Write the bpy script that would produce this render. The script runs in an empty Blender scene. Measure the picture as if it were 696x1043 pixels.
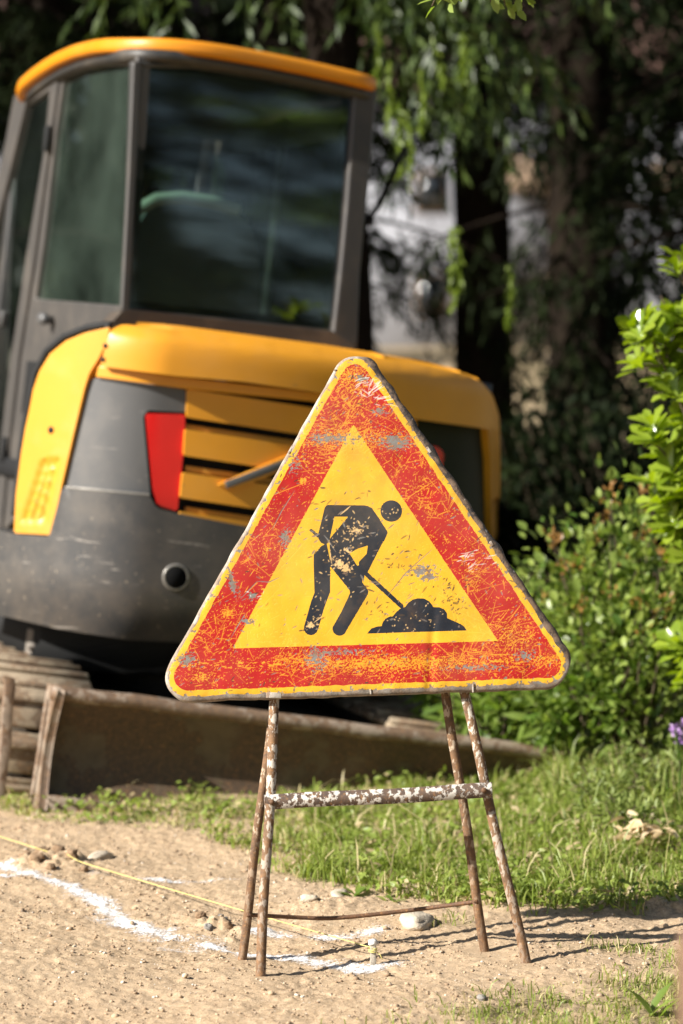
import bpy, bmesh, math, random
import numpy as np
from mathutils import Vector, Matrix
from mathutils.geometry import delaunay_2d_cdt

random.seed(7)
rng = np.random.default_rng(7)
S = bpy.context.scene
COL = S.collection
R_ = math.radians

# ---------------------------------------------------------------- camera
CAM_Z = 1.45
FPX = 2860.0                       # focal length measured in photo pixels (696 px wide)
PITCH = math.atan((521.5 - 305.0) / FPX)
C0 = np.array([0.0, 0.0, CAM_Z])
FW = np.array([0.0, math.cos(PITCH), -math.sin(PITCH)])
UP = np.array([0.0, math.sin(PITCH), math.cos(PITCH)])


def rays(px):
    px = np.atleast_2d(np.asarray(px, float))
    d = np.zeros((len(px), 3))
    d[:, 0] = (px[:, 0] - 348.0) / FPX
    d += ((521.5 - px[:, 1]) / FPX)[:, None] * UP + FW
    return d


def P(x, y, depth):
    """world point seen at photo position x, y and standing at distance depth (along +Y)"""
    d = rays([[x, y]])[0]
    return C0 + d * (depth / d[1])


def G(x, y, z=0.0):
    """world point on the ground seen at photo position x, y"""
    d = rays([[x, y]])[0]
    return C0 + d * ((z - CAM_Z) / d[2])


cam = bpy.data.cameras.new("camera")
camo = bpy.data.objects.new("camera", cam)
COL.objects.link(camo)
camo.location = C0
camo.rotation_euler = (math.pi / 2 - PITCH, 0, 0)
cam.sensor_fit = 'HORIZONTAL'
cam.sensor_width = 24.0
cam.lens = 24.0 * FPX / 696.0
cam.clip_start = 0.1
cam.clip_end = 2000
cam.dof.use_dof = True
cam.dof.focus_distance = 6.17
cam.dof.aperture_fstop = 2.6
S.camera = camo


# ---------------------------------------------------------------- mesh helpers
def link(o, parent=None):
    COL.objects.link(o)
    if parent is not None:
        o.parent = parent
    return o


def mesh_np(name, V, faces, smooth=False, attrs=None):
    """faces: list of (n,k) int arrays"""
    me = bpy.data.meshes.new(name)
    V = np.ascontiguousarray(V, dtype=np.float32)
    faces = [np.asarray(f, dtype=np.int32) for f in (faces if isinstance(faces, list) else [faces])]
    faces = [f for f in faces if len(f)]
    nl = sum(f.size for f in faces)
    nf = sum(len(f) for f in faces)
    me.vertices.add(len(V))
    me.vertices.foreach_set("co", V.ravel())
    me.loops.add(nl)
    me.loops.foreach_set("vertex_index", np.concatenate([f.ravel() for f in faces]))
    me.polygons.add(nf)
    tot = np.concatenate([np.full(len(f), f.shape[1], dtype=np.int32) for f in faces])
    st = np.concatenate([[0], np.cumsum(tot)[:-1]]).astype(np.int32)
    me.polygons.foreach_set("loop_start", st)
    me.polygons.foreach_set("loop_total", tot)
    if smooth:
        me.polygons.foreach_set("use_smooth", np.ones(nf, dtype=bool))
    me.update(calc_edges=True)
    me.validate()
    if attrs:
        for k, a in attrs.items():
            at = me.attributes.new(k, 'FLOAT', 'POINT')
            at.data.foreach_set("value", np.ascontiguousarray(a, dtype=np.float32))
    return me


WM = {}                              # world matrix of each Empty / part (numpy 4x4)


def xf(M, V):
    V = np.asarray(V, float)
    return V @ M[:3, :3].T + M[:3, 3]


def inv(M):
    return np.linalg.inv(M)


def frame(origin, xa, ya, za):
    M = np.eye(4)
    M[:3, 0], M[:3, 1], M[:3, 2], M[:3, 3] = xa, ya, za, origin
    return M


def put(name, me, mat, parent=None, bevel=0.0, seg=2, angle=40, clamp=True):
    o = bpy.data.objects.new(name, me)
    if mat is not None:
        me.materials.append(mat)
    link(o, parent)
    if parent is not None:
        WM[o.name] = WM.get(parent.name, np.eye(4))
    if bevel > 0:
        b = o.modifiers.new("bevel", 'BEVEL')
        b.width = bevel
        b.segments = seg
        b.limit_method = 'ANGLE'
        b.angle_limit = R_(angle)
        b.harden_normals = False
        b.use_clamp_overlap = clamp
    return o


def objw(name, Vworld, faces, mat, parent=None, smooth=False, attrs=None, **kw):
    V = np.asarray(Vworld, float)
    if parent is not None:
        V = xf(inv(WM.get(parent.name, np.eye(4))), V)
    return put(name, mesh_np(name, V, faces, smooth, attrs), mat, parent, **kw)


def tag(o, label=None, cat=None, group=None, kind=None):
    if label: o['label'] = label
    if cat: o['category'] = cat
    if group: o['group'] = group
    if kind: o['kind'] = kind
    return o


def empty(name, M, label, cat, group=None):
    o = bpy.data.objects.new(name, None)
    o.empty_display_size = 0.2
    link(o)
    if not isinstance(M, np.ndarray) or M.shape != (4, 4):
        T = np.eye(4); T[:3, 3] = M; M = T
    o.matrix_world = Matrix(M.tolist())
    WM[o.name] = M
    return tag(o, label, cat, group)


def copy_tree(o, parent=None):
    c = o.copy(); COL.objects.link(c)
    if parent is not None: c.parent = parent
    for ch in list(o.children): copy_tree(ch, c)
    return c


class MB:
    """collects boxes, tubes and loose faces into one mesh (world coordinates)"""
    def __init__(s): s.V = []; s.F3 = []; s.F4 = []; s.n = 0
    def add(s, V, F):
        V = np.asarray(V, float)
        for f in (F if isinstance(F, list) else [F]):
            f = np.asarray(f, int) + s.n
            if not len(f): continue
            (s.F3 if f.shape[1] == 3 else s.F4).append(f)
        s.V.append(V); s.n += len(V)
    def box(s, lo, hi, M=np.eye(4)):
        a = np.array([[x, y, z] for x in (lo[0], hi[0]) for y in (lo[1], hi[1]) for z in (lo[2], hi[2])], float)
        s.add(xf(M, a), np.array([[0,1,3,2],[4,6,7,5],[0,4,5,1],[2,3,7,6],[0,2,6,4],[1,5,7,3]]))
    def bar(s, p, q, w, h, up=(0, 0, 1)):
        p = np.asarray(p, float); q = np.asarray(q, float)
        d = q - p; L = np.linalg.norm(d); d /= L
        up = np.asarray(up, float); r = np.cross(d, up); r /= np.linalg.norm(r); u = np.cross(r, d)
        s.box((-w/2, 0, -h/2), (w/2, L, h/2), frame(p, r, d, u))
    def tube(s, pts, r, n=10, cap=True):
        pts = np.asarray(pts, float); m = len(pts)
        r = np.broadcast_to(np.asarray(r, float), (m,))
        t = np.gradient(pts, axis=0); t /= np.linalg.norm(t, axis=1)[:, None] + 1e-12
        a = np.array([0.0, 0, 1]) if abs(t[0, 2]) < .9 else np.array([1.0, 0, 0])
        V = []
        for i in range(m):
            a = a - t[i] * a.dot(t[i]); a /= np.linalg.norm(a)
            b = np.cross(t[i], a)
            th = np.linspace(0, 2*np.pi, n, endpoint=False)
            V.append(pts[i] + r[i] * (np.cos(th)[:, None] * a + np.sin(th)[:, None] * b))
        V = np.concatenate(V)
        i = np.arange(m-1)[:, None]*n; j = np.arange(n)[None]; k = (j+1) % n
        F = np.stack([i+j, i+k, i+n+k, i+n+j], -1).reshape(-1, 4)
        fs = [F]
        if cap:
            c0, c1 = len(V), len(V)+1
            V = np.concatenate([V, pts[:1], pts[-1:]])
            j = np.arange(n); k = (j+1) % n
            fs += [np.stack([np.full(n, c0), k, j], 1), np.stack([np.full(n, c1), (m-1)*n+j, (m-1)*n+k], 1)]
        s.add(V, fs)
    def sweep(s, prof, path_pts, frames):
        """prof (k,2) closed profile; frames list of (a,b) axes at each path point"""
        prof = np.asarray(prof, float); k = len(prof); m = len(path_pts)
        V = np.concatenate([p + prof[:, :1]*a + prof[:, 1:]*b for p, (a, b) in zip(path_pts, frames)])
        i = np.arange(m-1)[:, None]*k; j = np.arange(k)[None]; q = (j+1) % k
        s.add(V, np.stack([i+j, i+q, i+k+q, i+k+j], -1).reshape(-1, 4))
    def build(s, name, mat, parent=None, smooth=False, **kw):
        fs = []
        if s.F3: fs.append(np.concatenate(s.F3))
        if s.F4: fs.append(np.concatenate(s.F4))
        return objw(name, np.concatenate(s.V), fs, mat, parent, smooth, **kw)


def smooth_by_angle(o, ang=40):
    me = o.data
    me.polygons.foreach_set("use_smooth", np.ones(len(me.polygons), dtype=bool))
    try:
        me.set_sharp_from_angle(angle=R_(ang))
    except Exception:
        pass
    return o


# ---------------------------------------------------------------- noise
def _hash(ix, iy, seed):
    h = (ix.astype(np.int64) * 374761393 + iy.astype(np.int64) * 668265263 + seed * 974634777) & 0xffffffff
    h = ((h ^ (h >> 13)) * 1274126177) & 0xffffffff
    return (h ^ (h >> 16)) & 0xffffffff


def pnoise(x, y, seed=0):
    x = np.asarray(x, float); y = np.asarray(y, float)
    ix = np.floor(x); iy = np.floor(y); fx = x-ix; fy = y-iy
    u = fx*fx*fx*(fx*(fx*6-15)+10); v = fy*fy*fy*(fy*(fy*6-15)+10)
    def g(dx, dy):
        a = _hash(ix+dx, iy+dy, seed) / 4294967296.0 * 2*np.pi
        return np.cos(a)*(fx-dx) + np.sin(a)*(fy-dy)
    return 1.5*((g(0,0)*(1-u)+g(1,0)*u)*(1-v) + (g(0,1)*(1-u)+g(1,1)*u)*v)


def fbm(x, y, octs=4, seed=0, gain=.5):
    s = 0; a = 1; f = 1
    for i in range(octs):
        s = s + a*pnoise(x*f, y*f, seed+i*17); a *= gain; f *= 2.03
    return s


# ---------------------------------------------------------------- materials
def N(nt, t, **kw):
    n = nt.nodes.new(t)
    for k, v in kw.items():
        if k in n.inputs: n.inputs[k].default_value = v
        else: setattr(n, k, v)
    return n


def new_mat(name):
    m = bpy.data.materials.new(name); m.use_nodes = True
    nt = m.node_tree
    return m, nt, nt.nodes["Principled BSDF"]


def rgba(c): return (c[0], c[1], c[2], 1.0)


def noise_fac(nt, scale, detail=4, rough=.55, lo=.4, hi=.6, coord='Object', stretch=None, dist=0.0):
    tc = N(nt, "ShaderNodeTexCoord")
    src = tc.outputs[coord]
    if stretch:
        mp = N(nt, "ShaderNodeMapping"); mp.inputs['Scale'].default_value = stretch
        nt.links.new(src, mp.inputs[0]); src = mp.outputs[0]
    n = N(nt, "ShaderNodeTexNoise"); n.inputs['Scale'].default_value = scale
    n.inputs['Detail'].default_value = detail; n.inputs['Roughness'].default_value = rough
    n.inputs['Distortion'].default_value = dist
    nt.links.new(src, n.inputs['Vector'])
    r = N(nt, "ShaderNodeMapRange"); r.inputs[1].default_value = lo; r.inputs[2].default_value = hi
    nt.links.new(n.outputs['Fac'], r.inputs[0])
    return r.outputs[0]


def mixc(nt, fac, a, b):
    m = N(nt, "ShaderNodeMix"); m.data_type = 'RGBA'
    for v, idx in ((a, 6), (b, 7)):
        if isinstance(v, tuple) or isinstance(v, list): m.inputs[idx].default_value = rgba(v)
        else: nt.links.new(v, m.inputs[idx])
    if isinstance(fac, float): m.inputs[0].default_value = fac
    else: nt.links.new(fac, m.inputs[0])
    return m.outputs[2]


def mathn(nt, op, a, b=None):
    m = N(nt, "ShaderNodeMath"); m.operation = op; m.use_clamp = False
    for i, v in enumerate((a, b)):
        if v is None: continue
        if isinstance(v, (int, float)): m.inputs[i].default_value = v
        else: nt.links.new(v, m.inputs[i])
    return m.outputs[0]


def bump(nt, bsdf, h, strength=.3, dist=.002):
    b = N(nt, "ShaderNodeBump"); b.inputs['Strength'].default_value = strength; b.inputs['Distance'].default_value = dist
    nt.links.new(h, b.inputs['Height']); nt.links.new(b.outputs[0], bsdf.inputs['Normal'])


def simple(name, c, rough=.5, metal=0.0, spec=.5, var=.15, scale=8, c2=None, lo=.35, hi=.7, bmp=0, coat=0):
    m, nt, b = new_mat(name)
    f = noise_fac(nt, scale, 5, .6, lo, hi)
    c2 = c2 or tuple(x*(1-var) for x in c)
    nt.links.new(mixc(nt, f, c, c2), b.inputs['Base Color'])
    b.inputs['Roughness'].default_value = rough; b.inputs['Metallic'].default_value = metal
    b.inputs['Specular IOR Level'].default_value = spec
    b.inputs['Coat Weight'].default_value = coat
    if bmp: bump(nt, b, noise_fac(nt, scale*6, 4, .6, .3, .7), bmp, .003)
    return m


def attr(nt, name):
    a = N(nt, "ShaderNodeAttribute"); a.attribute_name = name
    return a.outputs['Fac']
# ================================================================ the road works sign
fl = G(265, 995); fr = G(537, 982)
SY = R_(4)
bx_ = np.array([math.cos(SY), math.sin(SY), 0.0])           # base direction on the ground
back = np.array([-bx_[1], bx_[0], 0.0])
LEAN = R_(12)
eu = bx_ + np.array([0, 0, .006]); eu /= np.linalg.norm(eu)
ev = np.array([0, 0, math.cos(LEAN)]) + back * math.sin(LEAN)
ev -= eu * ev.dot(eu); ev /= np.linalg.norm(ev)
en = np.cross(eu, ev)                                             # towards the camera
so = (fl + fr) / 2


def onplane(px, off=0.0):
    d = rays(px); o = so + en * off
    t = ((o - C0) @ en) / (d @ en)
    return C0 + d * t[:, None]


def uv(px):
    w = onplane(px) - so
    return np.stack([w @ eu, w @ ev], 1)


def from_uv(a, off=0.0):
    a = np.asarray(a, float)
    off = np.broadcast_to(np.asarray(off, float), (len(a),))
    return so + a[:, :1]*eu + a[:, 1:2]*ev + off[:, None]*en


SIGN_M = frame(so, eu, -en, ev)
SIGN_M = np.eye(4); SIGN_M[:3, 3] = [so[0], so[1], 0]
sign = empty("road_works_sign", SIGN_M,
             "battered triangular red and yellow road works sign with digging figure on rusty folding legs", "road sign")


def sd_poly(pts, poly):
    """signed distance (negative inside)"""
    poly = np.asarray(poly, float); n = len(poly)
    poly = poly; d = np.full(len(pts), 1e9); ins = np.zeros(len(pts), bool)
    for i in range(n):
        a = poly[i]; b = poly[(i+1) % n]; e = b-a; w = pts-a
        t = np.clip((w @ e)/(e @ e), 0, 1)
        d = np.minimum(d, ((w - t[:, None]*e)**2).sum(1))
        c = ((a[1] <= pts[:, 1]) & (b[1] > pts[:, 1])) | ((b[1] <= pts[:, 1]) & (a[1] > pts[:, 1]))
        with np.errstate(divide='ignore', invalid='ignore'):
            xi = a[0] + (pts[:, 1]-a[1])/(b[1]-a[1]+1e-30)*e[0]
        ins ^= c & (pts[:, 0] < xi)
    return np.where(ins, -1, 1)*np.sqrt(d)


def sd_seg(pts, a, b, r):
    a = np.asarray(a); b = np.asarray(b); e = b-a; w = pts-a
    t = np.clip((w @ e)/(e @ e), 0, 1)
    return np.sqrt(((w-t[:, None]*e)**2).sum(1)) - r


tri = uv([(360, 344), (153.5, 712.5), (597, 696.7)])
cen = tri.mean(0)
RC = .047
def inset(T, r):
    """inset a triangle by r"""
    out = []
    for i in range(3):
        p = T[i]; a = T[i-1]-p; b = T[(i+1) % 3]-p
        a /= np.linalg.norm(a); b /= np.linalg.norm(b)
        h = (a+b)/np.linalg.norm(a+b); s = math.sqrt((1-a.dot(b))/2)
        out.append(p + h*(r/s))
    return np.array(out)


tri_in = inset(tri, RC)
K = 2.105e-3                          # metres per photo pixel on the sign


def sd_outer(q):
    base = sd_poly(q, tri_in) - RC
    # knocked edges: shallow dents along the left side and a little everywhere
    left = np.exp(-((q[:, 0] - (tri[0, 0]+tri[1, 0])/2)/.16)**2)
    w = .0016*pnoise(q[:, 0]*14+q[:, 1]*9, q[:, 1]*11, 3) + .0006*pnoise(q[:, 0]*40, q[:, 1]*40, 5)
    return base + w*(0.6+.7*left)


inner_tri = uv([(360, 432.5), (237, 660.5), (507.5, 653)])
def px_poly(pts, ox, oy, s): return uv([(ox + a/s, oy + b/s) for a, b in pts])

c1 = (305, 500, 5.8); c2 = (305, 570, 7.733); c3 = (360, 580, 5.354)
def arcp(cx, cy, r, a0, a1, n=8):
    return [(cx + r*math.cos(R_(a)), cy + r*math.sin(R_(a))) for a in np.linspace(a0, a1, n)]

arm = px_poly([(150, 100), (157, 88), (170, 83), (385, 85), (408, 90), (430, 102), (478, 172), (400, 190), (300, 152), (208, 152),
               (183, 270), (172, 308), (150, 316), (128, 306), (112, 280), (112, 255)], *c1)
torso = px_poly([(290, 150), (430, 102), (520, 238), (522, 250), (500, 300), (440, 296), (415, 320), (345, 342), (280, 380), (215, 400), (186, 340), (178, 285)], *c1)
farm = px_poly([(522, 248), (400, 488), (370, 500), (350, 470), (352, 420), (398, 372), (405, 325), (440, 270)], *c1)
thumb = uv([(305+58/5.8, 500+232/5.8), (305+70/5.8, 500+223/5.8), (305+122/5.8, 500+262/5.8), (305+108/5.8, 500+276/5.8)])
leg_back = np.concatenate([px_poly([(85, 378), (130, 326), (162, 312), (184, 420), (184, 560)], *c1),
                           px_poly([(243, 60), (243, 255), (200, 370), (150, 545)] + arcp(92, 540, 56, 10, 195) + [(95, 325), (120, 260), (113, 40)], *c2)])
leg_front = np.concatenate([px_poly([(178, 290), (290, 360), (340, 440), (385, 500), (378, 545)], *c1),
                            px_poly([(500, 130), (496, 180), (522, 212), (545, 250), (540, 275), (368, 565)] + arcp(318, 543, 57, 25, 190) + [(330, 415), (400, 265), (395, 240), (245, 55)], *c2)])
pile = px_poly([(76, 350), (84, 338), (100, 322), (130, 311), (155, 309), (160, 290), (175, 270), (195, 258), (215, 256), (235, 232), (255, 214), (283, 205),
                (300, 182), (325, 165), (350, 158), (385, 159), (415, 175), (438, 206), (470, 207), (495, 218), (511, 240), (512, 266), (545, 280), (585, 298),
                (605, 312), (619, 333), (400, 340)], *c3)
head_c = uv([(398.7, 520.5)])[0]; head_r = 11.4*K
sh_a, sh_b = uv([(366, 578), (409, 617.5)])


def sd_worker(q):
    r = np.full(len(q), 1.0); box = uv([(296, 480), (470, 480), (470, 670), (296, 670)])
    m = (q[:, 0] > box[:, 0].min()) & (q[:, 0] < box[:, 0].max()) & (q[:, 1] > box[:, 1].min()) & (q[:, 1] < box[:, 1].max())
    r[m] = sd_worker_(q[m]); return r


def sd_worker_(q):
    d = sd_seg(q, head_c, head_c+1e-6, head_r)
    for p in (arm, torso, farm, thumb, leg_back, leg_front): d = np.minimum(d, sd_poly(q, p))
    return np.minimum(d, sd_seg(q, sh_a, sh_b, 2.3*K))


def sd_pile(q):
    r = np.full(len(q), 1.0); m = (np.abs(q - pile.mean(0)) < [.14, .08]).all(1)
    r[m] = sd_poly(q[m], pile); return r


H = .00125
us = np.arange(tri[:, 0].min()-.01, tri[:, 0].max()+.01, H); vs = np.arange(tri[:, 1].min()-.01, tri[:, 1].max()+.01, H)
nu, nv = len(us), len(vs)
UU, VV = np.meshgrid(us, vs); Q = np.stack([UU.ravel(), VV.ravel()], 1)


def snap(Q, f, h=H):
    s = f(Q); m = np.abs(s) < .6*h
    q = Q[m]; e = 1e-4
    g = np.stack([f(q+[e, 0])-f(q-[e, 0]), f(q+[0, e])-f(q-[0, e])], 1)/(2*e)
    g /= np.linalg.norm(g, axis=1)[:, None]+1e-9
    Q = Q.copy(); Q[m] = q - g*s[m][:, None]
    return Q


sd_red_o = lambda q: sd_poly(q, inset(tri, .047)) - .0305 + .0014*fbm(q[:, 0]*45, q[:, 1]*45, 2, 9)
sd_red_i = lambda q: sd_poly(q, inner_tri) + .0004*pnoise(q[:, 0]*120, q[:, 1]*120, 12)
Qs = snap(Q, sd_outer)
Qs = snap(Qs, sd_red_o); Qs = snap(Qs, sd_red_i); Qs = snap(Qs, sd_worker); Qs = snap(Qs, sd_pile)

# ---- wear, painted as fields over the face: A worn through to yellow, B bare grey metal, C white scuffs, D brown stains
def pxc(x, y): return uv([(x, y)])[0]
wear = {k: np.zeros((nv, nu)) for k in 'ABCDE'}
srng = np.random.default_rng(21)


def stamp(ch, pts, w, st=1.0):
    """draw a tapered scratch along pts (uv) into a field"""
    pts = np.asarray(pts); F = wear[ch]
    lo = pts.min(0)-w*2-H; hi = pts.max(0)+w*2+H
    i0, i1 = np.clip(((lo[0]-us[0])/H, (hi[0]-us[0])/H+2), 0, nu).astype(int)
    j0, j1 = np.clip(((lo[1]-vs[0])/H, (hi[1]-vs[0])/H+2), 0, nv).astype(int)
    if i1 <= i0 or j1 <= j0: return
    X = UU[j0:j1, i0:i1]; Y = VV[j0:j1, i0:i1]
    best = np.zeros_like(X); n = len(pts)-1
    for k in range(n):
        a = pts[k]; e = pts[k+1]-a; L = e @ e + 1e-12
        t = np.clip(((X-a[0])*e[0]+(Y-a[1])*e[1])/L, 0, 1)
        d = np.sqrt((X-a[0]-t*e[0])**2+(Y-a[1]-t*e[1])**2)
        s = (k+t)/n; ww = w*(.35+.65*np.sin(np.pi*np.clip(s, .02, .98)))
        best = np.maximum(best, np.clip((ww-d)/(.5*H)+.5, 0, 1)*np.clip(ww/(.45*H), .25, 1))
    F[j0:j1, i0:i1] = np.maximum(F[j0:j1, i0:i1], best*st)


def scratch(ch, c, L, ang, w, st=1.0, curl=.3):
    n = 5 if L > .02 else 3
    a = ang; p = np.array(c); pts = [p]
    for k in range(n):
        a += srng.normal(0, curl/n); p = p + np.array([math.cos(a), math.sin(a)])*L/n; pts.append(p)
    stamp(ch, pts, w, st)


def zone(n, ch, cx, cy, rx, ry, L=(.006, .04), w=(.0005, .0011), ang=None, st=(.6, 1)):
    c = pxc(cx, cy)
    for _ in range(n):
        p = c + srng.normal(0, 1, 2)*[rx*K, ry*K]
        a = srng.uniform(0, np.pi) if ang is None else srng.normal(*ang)
        scratch(ch, p, srng.uniform(*L)*srng.uniform(.4, 1), a, srng.uniform(*w), srng.uniform(*st))


# A: fine yellow scratches all over, denser where the photo is
bb = (tri.min(0), tri.max(0))
cl_ = [pxc(x, y) for x, y in ((352, 400), (300, 470), (262, 560), (215, 650), (300, 676), (385, 672), (470, 670), (535, 660), (490, 600), (440, 520), (410, 470), (345, 450))]
for _ in range(300):
    p = cl_[srng.integers(len(cl_))]+srng.normal(0, .032, 2) if srng.random() < .75 else srng.uniform(bb[0], bb[1])
    scratch('A', p, srng.uniform(.006, .05), srng.normal((.5, 2.4, 1.1)[srng.integers(3)], .35), srng.uniform(.0004, .0009), srng.uniform(.35, 1), .12)
for _ in range(120):                       # long straight drag marks
    p = cl_[srng.integers(len(cl_))]+srng.normal(0, .05, 2); scratch('A', p, srng.uniform(.05, .16), srng.normal((.35, 1.0, 2.5)[srng.integers(3)], .2), srng.uniform(.0004, .0008), srng.uniform(.4, 1), .04)
rub = fbm(UU*60+VV*30, VV*170, 4, 79, .65) + .58*np.exp(-((VV-pxc(380, 675)[1])/.016)**2) - .25
wear['A'] = np.maximum(wear['A'], np.clip((rub-.62)/.12, 0, 1)*np.exp(-((VV-pxc(380, 675)[1])/.022)**2))
rub = fbm((UU+VV)*60, (UU-VV)*170, 4, 83, .65) + .66*np.exp(-(((UU-pxc(358, 400)[0])/.05)**2+((VV-pxc(358, 410)[1])/.05)**2))
wear['A'] = np.maximum(wear['A'], np.clip((rub-.78)/.14, 0, 1)*.9)
zone(90, 'A', 360, 415, 26, 26, (.004, .025)); zone(120, 'A', 345, 450, 30, 12, (.01, .05), ang=(.1, .25))
zone(80, 'A', 475, 590, 22, 40, (.01, .045)); zone(80, 'A', 510, 655, 30, 18, (.01, .05)); zone(90, 'A', 380, 674, 75, 9, (.01, .05), ang=(.1, .5))
zone(60, 'A', 265, 590, 18, 40, (.01, .04)); zone(60, 'A', 220, 650, 18, 22, (.01, .04)); zone(60, 'A', 425, 500, 20, 30, (.01, .04))
zone(16, 'A', 520, 640, 22, 18, (.03, .09), ang=(1.05, .5))
for px, py, rx, ry, thr in ((357, 384, 22, 14, .15), (352, 446, 48, 13, .18), (400, 676, 85, 9, .12), (480, 585, 16, 34, .34), (520, 650, 40, 22, .36), (232, 624, 5, 4, .0),
                            (308, 490, 2.2, 2.2, -.2), (300, 672, 30, 6, .28), (558, 672, 16, 8, .2), (276, 560, 20, 20, .42), (205, 690, 9, 5, .1), (427, 500, 22, 26, .42)):
    c = pxc(px, py); r = ((UU-c[0])/(rx*K))**2 + ((VV-c[1])/(ry*K))**2
    thr = thr+.10
    f = np.exp(-r*.55)*.55 + fbm(UU*210, VV*260, 4, int(px), .7)*.42 - thr - .08
    wear['A'] = np.maximum(wear['A'], np.clip((f-.16)/.07, 0, 1)*(r < 5))
f = fbm(UU*190, VV*190, 3, 77)+.35*fbm(UU*9, VV*9, 2, 78); wear['A'] = np.maximum(wear['A'], np.clip((f-.70)/.1, 0, .9))

# broad scuffs: ragged islands where the red is rubbed thin
sc = fbm(UU*26+VV*10, VV*44, 3, 85) + .62*fbm(UU*120, VV*190, 4, 87, .7)
wear['A'] = np.maximum(wear['A'], np.clip((sc-1.05)/.12, 0, .95))
# B: bare grey metal; chips along the rim, rubbed patches, small flecks
so_g = sd_outer(Q).reshape(nv, nu)
f = fbm(UU*80, VV*80, 4, 31)*.8 + np.exp(so_g/.006)*1.0
botR = np.clip((UU-pxc(420, 690)[0])/.15, 0, 1)*(VV < pxc(500, 672)[1])
f = f + .45*botR*np.exp(so_g/.010)
wear['B'] = np.maximum(wear['B'], np.clip((f-.62)/.12, 0, 1)*(so_g > -.03))
for px, py, rx, ry, thr, ang in ((430, 581, 9, 4, .0, 0), (437, 587.5, 6, 2.5, -.1, 0), (291, 548, 6, 9, .22, 0), (237, 595, 2.6, 10, .0, .35), (258, 607, 3, 2.5, -.1, 0),
                            (322, 671, 11, 13, .26, .3), (345, 664, 40, 4, .36, 0), (345, 447, 38, 7, .4, 0), (402, 449, 12, 5, .05, 0), (405, 455, 9, 3, .1, 0), (369, 385, 5, 2.5, .0, 0),
                            (387, 419, 6, 4, .2, .3), (190, 672, 8, 5, .1, 0), (252, 633, 5, 3, .1, 0), (330, 446, 16, 7, .34, 0), (485, 680, 40, 4, .36, 0), (300, 470, 12, 18, .46, 0), (535, 668, 13, 8, .36, 0), (220, 574, 5, 3, .2, 0)):
    c = pxc(px, py); X = UU-c[0]; Y = VV-c[1]; ca, sa = math.cos(ang), math.sin(ang)
    r = ((X*ca+Y*sa)/(rx*K))**2 + ((-X*sa+Y*ca)/(ry*K))**2
    g = np.exp(-r*.7)*.75 + fbm(UU*110+VV*30, VV*190, 4, int(px+py), .65)*.5 - thr - .05
    wear['B'] = np.maximum(wear['B'], np.clip((g-.22)/.08, 0, 1)*(r < 5))
for _ in range(330):
    p = srng.uniform(bb[0], bb[1]); scratch('B', p, srng.uniform(.002, .012), srng.normal(.5, .7), srng.uniform(.0005, .0014), srng.uniform(.4, 1))
for a, b in (((277, 540), (300, 500)), ((245, 610), (262, 592)), ((262, 592), (285, 588)), ((250, 625), (235, 650)), ((395, 607), (440, 560)), ((342, 562), (330, 545))):
    a, b = pxc(*a), pxc(*b); m = (a+b)/2 + srng.normal(0, .004, 2); stamp('B', [a, m, b], .0011, .9)
# C: white scuffs
for cx, cy, n, L in ((372, 393, 26, .03), (385, 405, 14, .035), (479, 572, 26, .028), (380, 400, 8, .05), (258, 607, 6, .01)):
    zone(n, 'C', cx, cy, 11 if n > 10 else 5, 6 if n > 10 else 4, (.01, L), (.0006, .0014), ang=(.35, .5), st=(.35, .85))
# D: dark brown flecks and stains
for cx, cy, n, rx, ry in ((463, 614, 34, 6, 6), (456, 597, 14, 9, 3), (448, 604, 6, 6, 4), (388, 620, 10, 6, 5), (350, 545, 10, 8, 8), (404, 577, 12, 8, 2)):
    zone(n, 'D', cx, cy, rx, ry, (.003, .012), (.0007, .0018), ang=(.4, .7), st=(.5, 1))
for k in range(420):
    p = srng.uniform(bb[0], bb[1]); scratch('DB'[k % 2], p, srng.uniform(.003, .014), srng.normal(.5, .6), srng.uniform(.0008, .0019), srng.uniform(.4, .95))
for k in range(90):
    p = pxc(370, 585)+srng.normal(0, 1, 2)*[.085, .09]; scratch('DB'[k % 2], p, srng.uniform(.004, .018), srng.normal(.45, .5), srng.uniform(.0009, .0024), srng.uniform(.5, .95))
# worn tan flecks of the black print
zone(60, 'E', 345, 570, 10, 22, (.002, .008), (.0006, .0018)); zone(40, 'E', 425, 630, 22, 9, (.002, .007), (.0005, .0016)); zone(24, 'E', 322, 600, 6, 26, (.002, .008), (.0006, .0016))
zone(34, 'E', 362, 540, 14, 9, (.003, .012), (.0006, .002)); zone(14, 'E', 318, 637, 6, 5, (.004, .014), (.0006, .0016)); zone(12, 'E', 398, 520, 7, 6, (.002, .006), (.0007, .0018))
stamp('E', [pxc(334, 551), pxc(336, 562), pxc(338, 574)], .0014); stamp('E', [pxc(347, 524), pxc(357, 515.5)], .0014); stamp('E', [pxc(320, 634), pxc(328, 628), pxc(331, 620)], .0012)
for px, py, rx, ry, thr in ((352, 578, 6, 5, .1), (345, 574, 4, 3, .0), (362, 541, 9, 5, .2), (316, 637, 4, 3, .05), (354, 561, 5, 4, .2)):
    c = pxc(px, py); r = ((UU-c[0])/(rx*K))**2 + ((VV-c[1])/(ry*K))**2
    f = np.exp(-r*.7)*.62 + fbm(UU*170, VV*170, 4, int(px)+3)*.4 - thr - .10
    wear['E'] = np.maximum(wear['E'], np.clip((f-.16)/.1, 0, 1)*(r < 5))

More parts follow.
